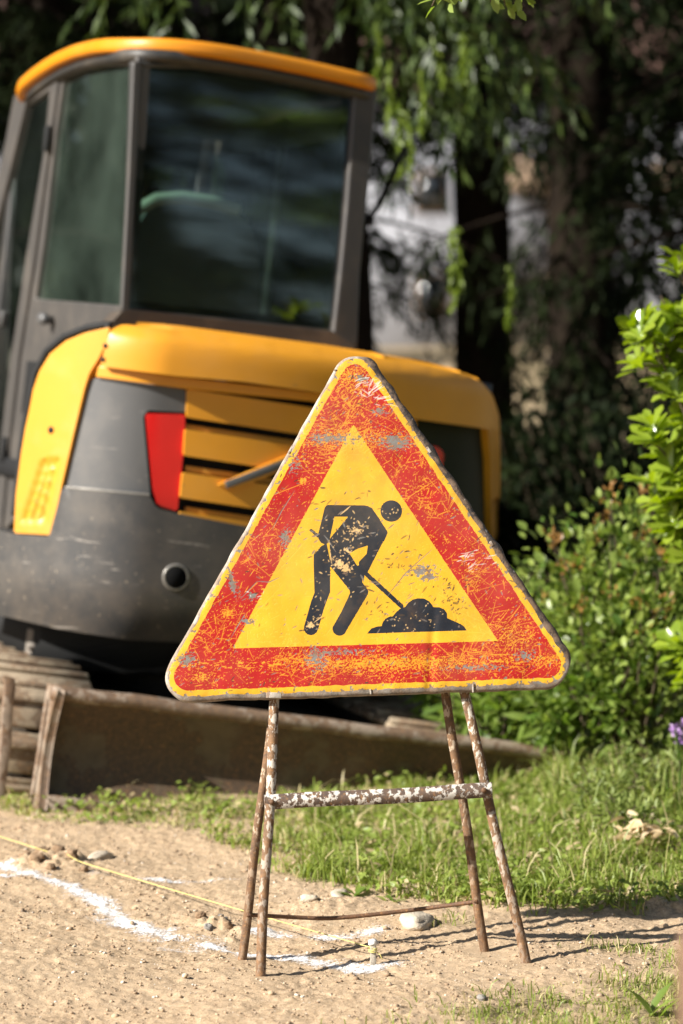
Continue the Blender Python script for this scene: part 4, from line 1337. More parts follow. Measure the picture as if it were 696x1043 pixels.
# front and right sides of the cab (seen through the glass)
xr2 = pr_[0]-.03; zc0, zc1 = zt-.10, ztop[2]-.10
yfc = YC+1.30
def cabbox(m, lo, hi): m.box(lo, hi, EX)
m = MB()
for x in (XL+.05, xr2-.05): cabbox(m, (x-.03, yfc-.03, zc0-.5), (x+.03, yfc+.03, zc1))
cabbox(m, (XL+.08, yfc-.03, zc1-.16), (xr2-.08, yfc+.03, zc1-.005)); cabbox(m, (XL+.08, yfc-.02, zc0-.05), (xr2-.08, yfc+.02, zc0+.0))
cabbox(m, (xr2-.03, YC+.62, zc0), (xr2+.0, YC+.67, zc1)); cabbox(m, (xr2-.03, YC+.06, zc1-.10), (xr2+.003, yfc-.035, zc1-.007)); cabbox(m, (xr2-.03, YC+.1, zc0-.3), (xr2+.002, yfc-.035, zc0+.03))
m.build("front_frame", M_pillar, exc, bevel=.006)
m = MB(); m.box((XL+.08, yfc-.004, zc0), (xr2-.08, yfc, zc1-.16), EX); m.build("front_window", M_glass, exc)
m = MB(); m.box((xr2-.016, YC+.10, zc0+.03), (xr2-.012, yfc-.04, zc1-.10), EX); m.build("right_window", M_glass_r, exc)
# operator's seat and controls
sx, sy = XL+.40, YC+.34
q0 = hit([[112, 306], [128, 238], [140, 214], [160, 203], [185, 201], [215, 205], [244, 213]], lambda q: q[:, 1]-(sy-.02))[0]
print("seat", q0)
zs0 = zc0
m = MB()
st = empty if False else None
xl_s, xr_s = q0[1][0]+.03, q0[-1][0]+.10; zt_s = q0[3][2]
pl = roundpoly([(xl_s-.06, zs0-.25), (xl_s, zt_s-.14), (xl_s+.06, zt_s), (xr_s-.06, zt_s), (xr_s, zt_s-.14), (xr_s+.06, zs0-.25)], [.02, .1, .08, .08, .1, .02], 6)
v, f = fill(pl, .05); ed = {}
for t in f:
    for i in range(3): ed[(t[i], t[(i+1) % 3])] = 1
bd = np.array([k for k in ed if (k[1], k[0]) not in ed]); n = len(v)
V = np.concatenate([np.column_stack([v[:, 0], np.full(n, sy), v[:, 1]]), np.column_stack([v[:, 0], np.full(n, sy+.10), v[:, 1]])])
seat = objw("seat", lw(V), [np.concatenate([f, f[:, ::-1]+n]), np.stack([bd[:, 1], bd[:, 0], bd[:, 0]+n, bd[:, 1]+n], 1)], M_seat, exc, bevel=.02, seg=3, angle=50)
m = MB(); m.tube(lw(np.column_stack([q0[:, 0], np.full(len(q0), sy-.012), q0[:, 2]])), .022, 8); m.build("seat_lit_piping", M_lit_pipe, seat, smooth=True)  # pale tube; the sunlight on the seat's edge is put into its colour
m = MB(); m.box((xl_s+.02, sy+.08, zs0-.28), (xr_s-.02, sy+.55, zs0-.13), EX); m.build("seat_cushion", M_seat, seat, bevel=.03)
m = MB()
for x in (xl_s-.06, xr_s+.06):
    m.box((x-.05, sy+.15, zs0-.2), (x+.05, sy+.62, zs0-.02), EX); m.tube(lw([[x, sy+.58, zs0-.05], [x+.01, sy+.62, zs0+.15]]), .012, 8); m.tube(lw([[x+.01, sy+.62, zs0+.13], [x+.012, sy+.63, zs0+.24]]), .024, 10)
m.build("control_levers", M_blk, exc, bevel=.004)
m = MB(); m.box((XL+.04, YC+.08, zs0-.42), (xr2-.04, yfc-.04, zs0-.36), EX); m.build("cab_floor", M_dark, exc)
# cab lower right side wall + mirror arm
ma = lw([[xr2+.03, YC+.95, zc0+.42], [xr2+.06, YC+1.0, zc0+.40]])
a = P(375, 224, 9.7); b = P(384, 212, 9.65); c = P(398, 185, 9.6); d = P(412, 150, 9.55)
m = MB(); m.tube([P(360, 224, 9.75), a, b, c, d], .009, 8); m.box((-.03, -.02, -.02), (.02, .02, .02), frame(a, *np.eye(3))); m.build("mirror_arm", M_blk, exc, smooth=False)

# ---- undercarriage, own heading
ax0 = P(56, 706, 7.95); ax1 = P(570, 769, 8.36)
ux = (ax1-ax0)/np.linalg.norm(ax1-ax0); uy = np.cross([0, 0, 1], ux); uy /= np.linalg.norm(uy); uz = np.cross(ux, uy)
UM = frame(ax0, ux, uy, uz); UMI = inv(UM); BW = np.linalg.norm(ax1-ax0)
print("blade width", BW)
M_blade = rust_mat("blade_steel", (.125, .088, .050), .53, c_r=(.10, .06, .032), c_d=(.05, .034, .022), scale=7, rough=.7, stretch=(1, 1, 1))
M_edge = rust_mat("blade_worn", (.30, .23, .17), .50, c_r=(.20, .13, .08), c_d=(.10, .065, .045), scale=16, rough=.6, stretch=(1, 1, 1))
HB = .335
zz = np.linspace(0, -HB, 14)
face_y = .075*np.sin(np.pi*np.clip(-zz/HB, 0, 1))**1.0 - .02*np.clip((-zz/HB-.75)/.25, 0, 1)
prof = np.concatenate([np.column_stack([face_y, zz]), np.column_stack([face_y[::-1]+.018, zz[::-1]])])
xs = np.linspace(.02, BW-.02, 30)
m = MB(); m.sweep(prof, [xf(UM, [[x, 0, 0]])[0] for x in xs], [(uy, uz)]*len(xs))
bl_o = m.build("dozer_blade", M_blade, exc, smooth=False); smooth_by_angle(bl_o, 40)
m = MB(); m.tube(xf(UM, np.column_stack([np.linspace(-.01, BW, 60), np.full(60, .014), .004*pnoise(np.linspace(0, 9, 60), np.zeros(60), 8)])), .022, 10); m.build("top_rail", M_edge, bl_o, smooth=True)
m = MB(); m.box((.02, -.028, -HB-.05), (BW-.02, -.006, -HB+.045), UM); m.build("cutting_edge", M_edge, bl_o, bevel=.004)
for x in (0.0, BW-.02):
    pz = np.linspace(.01, -HB-.02, 16); t = -pz/HB
    fy = .05*np.sin(np.pi*np.clip(t, 0, 1)) - .035
    pr = np.concatenate([np.column_stack([fy, pz]), np.column_stack([np.full(16, .13), pz[::-1]])])
    m = MB(); V = np.concatenate([[xf(UM, [[x, a, b]])[0] for a, b in pr], [xf(UM, [[x+.02, a, b]])[0] for a, b in pr]]); k = len(pr)
    i = np.arange(k); j = (i+1) % k
    q4 = [np.stack([i, j, j+k, i+k], 1)]
    s4 = np.array([[a, a+1, k-2-a, k-1-a] for a in range(k//2-1)]); q4 += [s4, s4[:, ::-1]+k]
    m.add(V, q4); m.build("end_plate", M_edge, bl_o, bevel=.003)
# wide bent strip left of the blade end
m = MB(); n = 14
bp = [P(x, y, 7.98) for x, y in ((9, 690), (10, 700), (8, 715), (6.5, 735), (6, 755), (3, 775), (0, 795), (-1, 812))]
m.sweep([(-.016, -.012), (.016, -.012), (.016, .012), (-.016, .012)], bp, [(ux, uy)]*len(bp)); m.build("blade_bracket", M_edge, exc, bevel=.004)
# tracks: loop of shoes
M_track = rust_mat("track_steel", (.33, .255, .17), .49, c_r=(.24, .165, .10), c_d=(.13, .09, .06), scale=18, rough=.85, stretch=(1, 1, 1))
M_tdark = simple("track_dark", (.05, .042, .034), .9, spec=.2, c2=(.09, .07, .05), scale=14, bmp=.4)
tr_l = hit  # noqa
pr0 = P(97, 694, 8.28); q = xf(UMI, pr0[None])[0]
def track(x0, x1, ztop_, yfront, L, h):
    grp = None
    r = h/2; loop = []
    sq = lambda v: math.copysign(abs(v)**.55, v)
    for a in np.linspace(-90, 90, 16): loop.append((yfront+r-r*sq(math.cos(R_(a))), ztop_-r+r*sq(math.sin(R_(a)))))
    top_n = 18
    for t in np.linspace(0, 1, top_n)[1:-1]: loop.append((yfront+r+(L-2*r)*t, ztop_ - .015*math.sin(math.pi*t)))
    for a in np.linspace(90, -90, 16): loop.append((yfront+L-r+r*sq(math.cos(R_(a))), ztop_-r+r*sq(math.sin(R_(a)))))
    for t in np.linspace(1, 0, top_n)[1:-1]: loop.append((yfront+r+(L-2*r)*t, ztop_-h))
    loop = np.array(loop)
    # resample evenly and lay shoes
    d = np.r_[0, np.cumsum(np.linalg.norm(np.diff(np.vstack([loop, loop[:1]]), axis=0), axis=1))]; tot = d[-1]
    ns = int(tot/.135); s = MB()
    lp = np.vstack([loop, loop[:1]])
    for k in range(ns):
        a = (k+.05)*tot/ns; b = (k+.93)*tot/ns
        p = np.array([np.interp(a, d, lp[:, 0]), np.interp(a, d, lp[:, 1])]); q_ = np.array([np.interp(b, d, lp[:, 0]), np.interp(b, d, lp[:, 1])])
        t = (q_-p); Ls = np.linalg.norm(t); t /= Ls; nrm = np.array([-t[1], t[0]])
        if nrm.dot((p+q_)/2-[yfront+L/2, ztop_-r]) < 0: nrm = -nrm
        Y = uy*t[0]+uz*t[1]; Z = uy*nrm[0]+uz*nrm[1]
        o_ = xf(UM, [[x0, p[0], p[1]]])[0]; Mx = frame(o_, ux, Y, Z)
        s.box((0, 0, -.02), (x1-x0, Ls, .004), Mx)
        s.box((.006, Ls*.62, .004), (x1-x0-.006, Ls*.86, .020), Mx)
    tr = s.build("track", M_track, exc, bevel=.005, seg=1)
    m = MB(); i = MB()
    V = np.concatenate([[xf(UM, [[x0+.05, yfront+L/2+(a-yfront-L/2)*.93, ztop_-r+(b-ztop_+r)*.86]])[0] for a, b in loop], [xf(UM, [[x1-.05, yfront+L/2+(a-yfront-L/2)*.93, ztop_-r+(b-ztop_+r)*.86]])[0] for a, b in loop]])
    k = len(loop); a = np.arange(k); b = (a+1) % k
    c0 = xf(UM, [[x0+.05, yfront+L/2, ztop_-r], [x1-.05, yfront+L/2, ztop_-r]]); V = np.concatenate([V, c0])
    m.add(V, [np.stack([a, b, b+k, a+k], 1), np.concatenate([np.stack([b, a, np.full(k, 2*k)], 1), np.stack([a+k, b+k, np.full(k, 2*k+1)], 1)])])
    m.build("track_frame", M_tdark, tr)
print("track corner in blade frame", q)
xR = q[0]; zT = q[2]; yF = q[1]-.05
track(xR-.33, xR, zT, yF, 1.75, .42)
track(xR+.95, xR+1.28, zT-.02, yF+.02, 1.75, .42)
m = MB(); m.box((xR+.02, yF+.35, zT-.30), (xR+.93, yF+1.4, zT-.08), UM)
for x in (xR+.22, xR+.70): m.bar(xf(UM, [[x, .17, -.2]])[0], xf(UM, [[x, yF+.5, zT-.22]])[0], .09, .07, uz)
m.build("undercarriage", M_tdark, exc, bevel=.01)
m = MB(); m.tube(xf(UM, [[xR+.46, yF+.85, zT-.1], [xR+.46, yF+.85, zT+.16]]), .30, 28); m.build("slew_ring", M_tdark, exc)
# hoses and small bracket under the tail
M_hose = simple("hose_grey", (.22, .19, .16), .7, spec=.3)
for (a, b, r) in (((50, 640), (46, 676), .016), ((63, 640), (57, 678), .013)):
    m = MB(); m.tube([P(a[0], a[1]-6, 8.75), P(a[0], a[1], 8.75), P(b[0], b[1], 8.7)], r, 8); m.build("hose", M_hose, exc, smooth=True)
m = MB(); p = P(36, 654, 8.72); m.box((-.022, -.03, -.04), (.022, .03, .04), frame(p, *RM.T)); m.tube([p+[-.02, -.04, -.01], p+[.02, -.04, .0]], .014, 8); m.build("bracket", M_hose, exc, bevel=.005)
# ================================================================ plants
def unit(a): return a/(np.linalg.norm(a, axis=-1, keepdims=True)+1e-12)


def leaf_mesh(p, d, nrm, L, W, bend=.25, shape='oval'):
    """many leaves at once: p base, d direction, nrm leaf normal -> V, quads, tris, verts per leaf"""
    d = unit(d); s = unit(np.cross(d, nrm)); n = unit(np.cross(s, d)); L = L[:, None]; W = W[:, None]
    if shape == 'oval': prof = ((0, .12), (.35, .95), (.7, .8), (1, .0))
    elif shape == 'obovate': prof = ((0, .10), (.45, .62), (.80, 1.0), (1, .25))
    else: prof = ((0, .5), (.4, 1.0), (.75, .7), (1, .05))
    rows = []
    for t, w in prof:
        c = p + d*L*t - n*L*bend*t*t
        rows += [c - s*W*w*.5 + n*W*.10*w, c - n*W*.06*w, c + s*W*w*.5 + n*W*.10*w]
    V = np.stack(rows, 1); k = V.shape[1]
    i = np.arange(len(p))[:, None]*k
    F = np.concatenate([i+[3*r+c, 3*r+c+1, 3*r+c+4, 3*r+c+3] for r in range(len(prof)-1) for c in range(2)])
    return V.reshape(-1, 3), F, k


def simple_leaf(p, d, nrm, L, W):
    """four-cornered leaf clump"""
    d = unit(d); s = unit(np.cross(d, nrm)); L = L[:, None]; W = W[:, None]
    V = np.stack([p, p + d*L*.5 - s*W*.5, p + d*L, p + d*L*.45 + s*W*.5], 1)
    i = np.arange(len(p))[:, None]*4
    return V.reshape(-1, 3), i + np.array([0, 1, 2, 3]), 4


M_bark = simple("bark", (.019, .014, .010), .95, spec=.03, c2=(.010, .0075, .006), scale=12, bmp=.8)
M_twig = simple("twig_bark", (.12, .09, .06), .9, spec=.1)
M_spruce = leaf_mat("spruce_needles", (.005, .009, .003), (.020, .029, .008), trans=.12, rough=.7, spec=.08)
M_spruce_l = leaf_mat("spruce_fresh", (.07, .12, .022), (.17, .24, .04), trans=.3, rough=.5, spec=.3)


def spruce(loc, H, R, z0, seed, label, dens=1.0, hang=.5, top_coarse=True, mat=None, group="spruces of the dark wood", skip=None, fine_to=4.2, nm="spruce_tree"):
    r = np.random.default_rng(seed); root = empty(nm, np.array([loc[0], loc[1], 0.0]), label, "tree", group)
    base = np.array([loc[0], loc[1], 0.0])
    m = MB(); zz = np.linspace(-.1, H, 14); wob = .05*np.stack([np.sin(zz*.9+seed), np.cos(zz*.7+seed), 0*zz], 1)
    m.tube(base + wob + np.stack([0*zz, 0*zz, zz], 1), .16*(1-zz/H*.95)*(H/11)+.01, 10)
    V4 = []; F4 = []; tn = []; nv_ = 0
    z = z0
    while z < H-.3:
        nb = int(r.integers(4, 7)); fine = z < fine_to
        for b in range(nb):
            if not fine and r.random() < .25: continue
            a = r.uniform(0, 2*np.pi); L = R*(1-z/H)**.75*r.uniform(.65, 1.1); L = max(L, .3)
            out = np.array([math.cos(a), math.sin(a), 0]); sd = np.array([-out[1], out[0], 0])
            t = np.linspace(0, 1, 7); rise = r.uniform(-.05, .18)
            path = base + np.array([0, 0, z]) + out*(L*t)[:, None] + np.array([0, 0, 1])*(L*(rise*t - .55*t*t + .22*t**3))[:, None] + sd*(L*.08*np.sin(t*3+a))[:, None]
            if skip is not None and skip(path[-1]): continue
            if z < 6: m.tube(path, np.linspace(.018, .004, 7), 5, cap=False)
            nt_ = int((20 if fine else 9)*L*dens)+3
            tt = r.uniform(.12, 1, nt_); bp = np.stack([np.interp(tt, t, path[:, k]) for k in range(3)], 1)
            hl = hang*r.uniform(.35, 1.15, nt_)*(1.15-.5*tt)*(1 if fine else .8)
            hd = unit(np.stack([r.normal(0, .22, nt_), r.normal(0, .22, nt_), -np.ones(nt_)], 1) + out*.35 + sd*(r.choice([-1, 1], nt_)*r.uniform(.1, .7, nt_))[:, None])
            nq = 15 if fine else 5
            q = (np.arange(nq)+.5)/nq
            P0 = (bp[:, None] + hd[:, None]*(hl[:, None]*q[None])[..., None]).reshape(-1, 3)
            D = np.repeat(hd, nq, 0) + r.normal(0, .42, (nt_*nq, 3))
            ln = (r.uniform(.06, .11, nt_*nq) if fine else r.uniform(.2, .36, nt_*nq)); wd = ln*(r.uniform(.16, .28, nt_*nq) if fine else r.uniform(.3, .5, nt_*nq))
            V, F, k = simple_leaf(P0, D, r.normal(0, 1, (nt_*nq, 3)), ln, wd)
            V4.append(V); F4.append(F+nv_); nv_ += len(V)
            tn.append(np.repeat(np.clip(np.repeat(r.uniform(0, .8, nt_), nq)+r.normal(0, .12, nt_*nq), 0, 1), k))
        z += r.uniform(.22, .36) if fine else r.uniform(.45, .7)
    m.build("trunk", M_bark, root, smooth=True)
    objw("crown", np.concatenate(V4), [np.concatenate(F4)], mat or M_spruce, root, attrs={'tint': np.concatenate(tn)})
    return root


def xy(px, d): p = P(px, 305, d); return (p[0], p[1])
low_gap = lambda p: False
def clear(x0, x1, y0, y1):
    def f(p):
        s = proj(p[None])[0]; return x0 < s[0] < x1 and y0 < s[1] < y1 and math.sin(s[0]*12.7+s[1]*3.1) > -.1
    return f


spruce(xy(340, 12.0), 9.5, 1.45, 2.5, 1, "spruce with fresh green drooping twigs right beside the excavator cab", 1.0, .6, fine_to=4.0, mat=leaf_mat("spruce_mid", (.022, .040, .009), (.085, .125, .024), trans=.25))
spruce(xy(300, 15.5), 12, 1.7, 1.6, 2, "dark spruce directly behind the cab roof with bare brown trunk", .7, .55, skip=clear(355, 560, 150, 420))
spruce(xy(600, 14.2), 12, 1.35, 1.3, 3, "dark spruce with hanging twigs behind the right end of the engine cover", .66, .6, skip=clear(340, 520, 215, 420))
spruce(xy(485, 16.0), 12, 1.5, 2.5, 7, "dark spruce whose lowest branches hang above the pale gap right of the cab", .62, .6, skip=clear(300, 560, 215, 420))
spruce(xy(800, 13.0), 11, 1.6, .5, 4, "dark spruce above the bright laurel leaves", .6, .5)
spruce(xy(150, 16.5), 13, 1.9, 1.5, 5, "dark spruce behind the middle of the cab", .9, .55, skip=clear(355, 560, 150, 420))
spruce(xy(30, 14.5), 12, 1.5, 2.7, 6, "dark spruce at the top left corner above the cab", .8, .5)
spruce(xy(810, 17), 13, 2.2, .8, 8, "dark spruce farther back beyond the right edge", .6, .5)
# unseen spruces added at the sides shade the wood; those behind show in glass
for k, (x, y, h, rr_) in enumerate(((-4.6, 13.0, 14, 3.0), (-5.2, 17.5, 15, 3.2), (-8.2, 14.5, 16, 3.4), (-3.6, 20, 14, 3), (-7.5, 20.5, 16, 3.4), (-11.5, 17, 17, 3.6), (4.2, 15, 12, 2.6), (4.6, 20, 13, 2.8), (-12.5, 22, 16, 3.6))):
    spruce((x, y), h, rr_, .5, 30+k, "unseen spruce added outside the picture to shade the wood", .75, .5, fine_to=0, group="spruces outside the picture")
for k, (x, y, h, rr_) in enumerate(((9.0, 2.6, 9, 1.8), (12.2, 0.8, 12, 2.2), (10.6, -1.6, 8, 1.6), (16, -4.5, 12, 2.4), (9.2, -3.8, 10, 1.9), (19, .5, 13, 2.4))):
    spruce((x, y), h, rr_, .4, 50+k, "spruce behind the photographer seen only in the cab glass", .8, .6, fine_to=5, mat=M_spruce_l if k % 2 else None, group="spruces behind the photographer")

# fresh drooping sprays lit by the sun
def spray(pts, n, seed, label, mat):
    r = np.random.default_rng(seed); pts = np.array(pts); t = r.random(n); k = np.linspace(0, 1, len(pts))
    p = np.stack([np.interp(t, k, pts[:, i]) for i in range(3)], 1); tg = unit(np.gradient(pts, axis=0)); d = np.stack([np.interp(t, k, tg[:, i]) for i in range(3)], 1)
    V, F, kk = simple_leaf(p, d + r.normal(0, .35, (n, 3)), r.normal(0, 1, (n, 3)), r.uniform(.03, .055, n), r.uniform(.008, .014, n))
    return V, F, np.repeat(r.uniform(.5, 1, n), kk)
root = bpy.data.objects["spruce_tree"]
M_shoot = leaf_mat("fresh_shoot", (.08, .13, .018), (.20, .27, .035), trans=.4)
for k, pp in enumerate([[(462, 225), (468, 255), (470, 285), (462, 312)], [(458, 230), (462, 262), (459, 293)], [(517, 268), (522, 290), (519, 308)], [(520, 300), (518, 328)], [(412, 110), (420, 150), (416, 190)], [(404, 100), (407, 140), (409, 175)], [(428, 60), (432, 100), (428, 130)],
                        [(396, 60), (398, 100), (396, 130)], [(440, 35), (446, 60), (452, 84)], [(383, 20), (386, 60), (384, 85)], [(470, 30), (474, 55), (472, 80)]]):
    V, F, t = spray([P(x, y, 11.0+.12*(k % 5)) for x, y in pp], 60, 200+k, "", None)
    objw("fresh_shoot", V, [F], M_shoot, root, attrs={'tint': t})

# ---- shrubs: stems, twigs, leaves
def shrub(name, base, tips, nl, leafL, ratio, mat, seed, label, cat, group=None, spread=.10, shape='oval', stem_r=.0042, up=.35, whorl=0, tipmat=None, hi_frac=.35, bend=.25, zone_t=(.25, 1)):
    r = np.random.default_rng(seed); base = np.array(base, float); root = empty(name, np.array([base[0], base[1], 0.0]), label, cat, group)
    m = MB(); ps, ds, ns_, tt_ = [], [], [], []
    tp, td = [], []
    for tip in tips:
        tip = np.array(tip, float); mid = lerp(base, tip, .5) + r.normal(0, .05, 3)+[0, 0, .06]
        path = np.array([lerp(lerp(base, mid, t), lerp(mid, tip, t), t) for t in np.linspace(0, 1, 8)])
        m.tube(path, np.linspace(stem_r, stem_r*.35, 8), 5, cap=False)
        tg = unit(np.gradient(path, axis=0)); k = np.linspace(0, 1, 8)
        n = nl if not whorl else int(nl/whorl)
        t = r.uniform(zone_t[0], zone_t[1], n)**.8; c = np.stack([np.interp(t, k, path[:, i]) for i in range(3)], 1); g = np.stack([np.interp(t, k, tg[:, i]) for i in range(3)], 1)
        side = unit(r.normal(0, 1, (n, 3))+[0, 0, .25]); reach = spread*r.random(n)**.6
        e = c + side*reach[:, None]
        if whorl:
            for q_, s_, g_ in zip(e, side, g):
                m.tube([q_-s_*.05, q_], [.003, .002], 4, cap=False) if r.random() < .7 else None
                ax = unit(s_*.6+g_*.5+[0, 0, .5]); u = unit(np.cross(ax, r.normal(0, 1, 3))); w_ = np.cross(ax, u)
                a = np.arange(whorl)*2.4+r.uniform(0, 6)
                opn = r.uniform(.55, 1.15, whorl)
                ps.append(np.repeat(q_[None], whorl, 0)+ax*r.uniform(-.012, .012, whorl)[:, None]); ds.append(ax*np.cos(opn)[:, None]+(u*np.cos(a)[:, None]+w_*np.sin(a)[:, None])*np.sin(opn)[:, None]); ns_.append(np.repeat(ax[None], whorl, 0)); tt_.append(np.clip(r.normal(.5, .25, whorl), 0, 1))
        else:
            ps.append(e); ds.append(side + g*.4 + [0, 0, up]+r.normal(0, .3, (n, 3))); ns_.append(r.normal(0, .6, (n, 3))+[0, 0, 1]); tt_.append(np.clip(r.normal(.45, .28, n), 0, 1))
        if tipmat is not None: tp.append(tip); td.append(tg[-1])
    m.build("stems", M_twig, root, smooth=True)
    TP = None
    if tipmat is not None:
        tp, td = np.array(tp), np.array(td); n = 11
        p = np.repeat(tp, n, 0)+r.normal(0, .014, (len(tp)*n, 3)); d = np.repeat(td, n, 0)+r.normal(0, .7, (len(tp)*n, 3))+[0, 0, .5]
        TP = (p, d, r.uniform(.012, .024, len(p)))
    p, d, n_, t = (np.concatenate(a) for a in (ps, ds, ns_, tt_)); t = np.minimum(t, .83)
    L = leafL*r.uniform(.6, 1.2, len(p)); W = L*ratio*r.uniform(.85, 1.15, len(p))
    if TP is not None:
        p, d, n_, t, L, W = np.concatenate([p, TP[0]]), np.concatenate([d, TP[1]]), np.concatenate([n_, r.normal(0, 1, TP[0].shape)]), np.r_[t, np.full(len(TP[0]), .96)], np.r_[L, TP[2]], np.r_[W, TP[2]*.5]
    V, F, k = leaf_mesh(p, d, n_, L, W, bend, shape)
    objw("leaves", V, [F], mat, root, smooth=True, attrs={'tint': np.repeat(t, k)})
    return root


M_sl = leaf_mat("small_leaves", (.06, .115, .016), (.34, .41, .09), dry=(.36, .19, .06), trans=.38, rough=.36, spec=.5)
M_tip = 1
M_laurel = leaf_mat("laurel_leaves", (.16, .235, .018), (.31, .385, .045), trans=.42, rough=.20, spec=.7)
M_herb = leaf_mat("herb_leaves", (.10, .17, .025), (.26, .33, .07), trans=.45, rough=.45)
M_herb2 = leaf_mat("pale_herb_leaves", (.14, .19, .04), (.30, .34, .10), trans=.4, rough=.5)
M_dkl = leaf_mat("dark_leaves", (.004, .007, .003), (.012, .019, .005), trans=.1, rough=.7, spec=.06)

sr = np.random.default_rng(77)
def tips(n, cx, cy, rx, ry, z0, z1):
    a = sr.uniform(0, 2*np.pi, n); q = np.sqrt(sr.random(n))
    return [(cx+rx*q[i]*math.cos(a[i]), cy+ry*q[i]*math.sin(a[i]), z0+(z1-z0)*(1-.55*q[i]**2)*sr.uniform(.72, 1.0)) for i in range(n)]

shrub("small_leaved_shrub", (.86, 8.42, 0), tips(50, .86, 8.42, .36, .26, .15, .93), 82, .036, .62, M_sl, 301, "bushy small-leaved shrub with reddish shoot tips right of the sign", "shrub", tipmat=M_tip, spread=.16)
shrub("small_leaved_shrub", (1.34, 8.45, 0), tips(40, 1.34, 8.45, .40, .30, .15, .84), 95, .036, .62, M_sl, 302, "bushy small-leaved shrub cut by the right edge of the photo", "shrub", spread=.12)
shrub("small_leaved_shrub", (.62, 8.72, 0), tips(26, .62, 8.72, .22, .18, .1, .66), 90, .030, .62, M_sl, 303, "low small-leaved shrub in shade just behind the end of the blade", "shrub", spread=.12)
# laurel: tall bush at the right, arms reaching into the picture
lt = [P(x, y, d) for x, y, d in ((672, 245, 7.9), (690, 262, 8.0), (640, 320, 7.8), (660, 345, 7.9), (686, 335, 8.0), (690, 380, 7.9), (672, 400, 8.0), (650, 440, 7.8), (668, 460, 7.9), (692, 450, 8.0), (690, 490, 7.9), (705, 300, 8.0), (720, 420, 8.1), (688, 640, 7.9), (715, 250, 8.1), (716, 480, 8.0), (700, 650, 8.0), (655, 290, 7.9), (672, 425, 7.9), (662, 485, 7.85), (680, 520, 7.9))]
shrub("laurel_bush", (1.42, 8.0, 0), [q + [.05, 0, -.03] for q in lt]+tips(12, 1.45, 8.0, .32, .35, .6, 1.8), 105, .078, .42, M_laurel, 304, "tall laurel bush with glossy yellow-green leaves entering from the right edge", "shrub", spread=.07, shape='obovate', whorl=9, stem_r=.007, zone_t=(.78, 1), bend=.18)
# arching broad herbs between the sign and the shrub
for k, (x, y, d, h, lab) in enumerate(((506, 742, 8.52, .36, "leafy herb with long arching leaves just right of the sign's legs"), (545, 735, 8.5, .40, "taller arching herb between blade end and shrub"),
                                       (585, 735, 8.35, .36, "arching herb at the foot of the small-leaved shrub"), (470, 735, 8.75, .40, "pale leafy herb seen between sign and blade"))):
    p = P(x, y, d); b_ = (p[0], d, 0)
    shrub("leafy_herb", b_, tips(15, p[0], d, .18, .15, .12, h), 26, .075, .27, M_herb, 310+k, lab, "plant", spread=.05, up=.1, stem_r=.004, bend=.45, zone_t=(.2, 1))
for k, (x, y, d, h, lab) in enumerate(((615, 815, 8.15, .27, "pale low weed clump at the grass edge below the shrub"), (655, 800, 8.25, .34, "pale weed clump left of the yellow flower"), (690, 805, 8.2, .30, "pale weed clump at the right edge below the purple flowers"),
                                       (640, 835, 7.9, .20, "low weed clump in the grass above the withered leaves"))):
    p = G(x, y+25); b_ = (p[0], p[1], 0)
    shrub("weed_clump", b_, tips(16, p[0], p[1], .13, .11, .03, h*.62), 22, .026, .40, M_herb2, 330+k, lab, "weed", spread=.05, up=.2, stem_r=.0025, zone_t=(.15, 1))
# dark undergrowth in the shade of the wood
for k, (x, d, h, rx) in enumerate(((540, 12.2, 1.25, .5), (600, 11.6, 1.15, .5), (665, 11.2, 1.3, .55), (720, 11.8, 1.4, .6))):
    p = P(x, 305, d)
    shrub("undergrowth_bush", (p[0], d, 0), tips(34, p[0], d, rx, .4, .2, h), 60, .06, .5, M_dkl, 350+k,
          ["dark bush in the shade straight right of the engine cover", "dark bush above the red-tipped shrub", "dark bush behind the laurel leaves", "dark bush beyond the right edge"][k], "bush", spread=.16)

# flowers
M_purple = leaf_mat("purple_petal", (.32, .16, .42), (.55, .36, .62), trans=.3)
M_yfl = leaf_mat("yellow_petal", (.75, .42, .02), (.8, .5, .03), trans=.3)
def flower(name, pts, base, mat, lab, nL, LL, seed):
    r = np.random.default_rng(seed); root = empty(name, np.array([base[0], base[1], 0.]), lab, "flower")
    m = MB(); V_, F_, T_, n0 = [], [], [], 0
    for q in pts:
        m.tube([np.array(base), lerp(base, q, .5)+[.01, 0, .03], q], .003, 5)
        d = unit(r.normal(0, 1, (nL, 3))+[0, -.3, .3]); V, F, k = leaf_mesh(np.repeat(np.array(q)[None], nL, 0), d, r.normal(0, 1, (nL, 3)), np.full(nL, LL), np.full(nL, LL*.5), .2)
        V_.append(V); F_.append(F+n0); T_.append(np.repeat(r.random(nL), k)); n0 += len(V)
    m.build("stems", M_herb, root)
    for V, F, T in zip(V_, F_, T_): objw("flower_head", V, [F - F.min()], mat, root, smooth=True, attrs={'tint': T})
b_ = G(690, 850)
flower("purple_flower", [P(688, 741, 8.0), P(693, 757, 8.0), P(698, 738, 8.05), P(690, 748, 7.98)], b_, M_purple, "purple flower heads at the right edge above the grass", 16, .020, 5)
b_ = G(676, 860)
flower("yellow_flower", [P(677, 778, 7.9)], b_, M_yfl, "single small orange yellow flower below the purple ones", 12, .014, 6)
flower("yellow_flower", [P(674, 799, 7.9)], b_+[.0, .02, 0], M_yfl, "tiny yellow flower lowest of the flowers at right", 8, .009, 7)

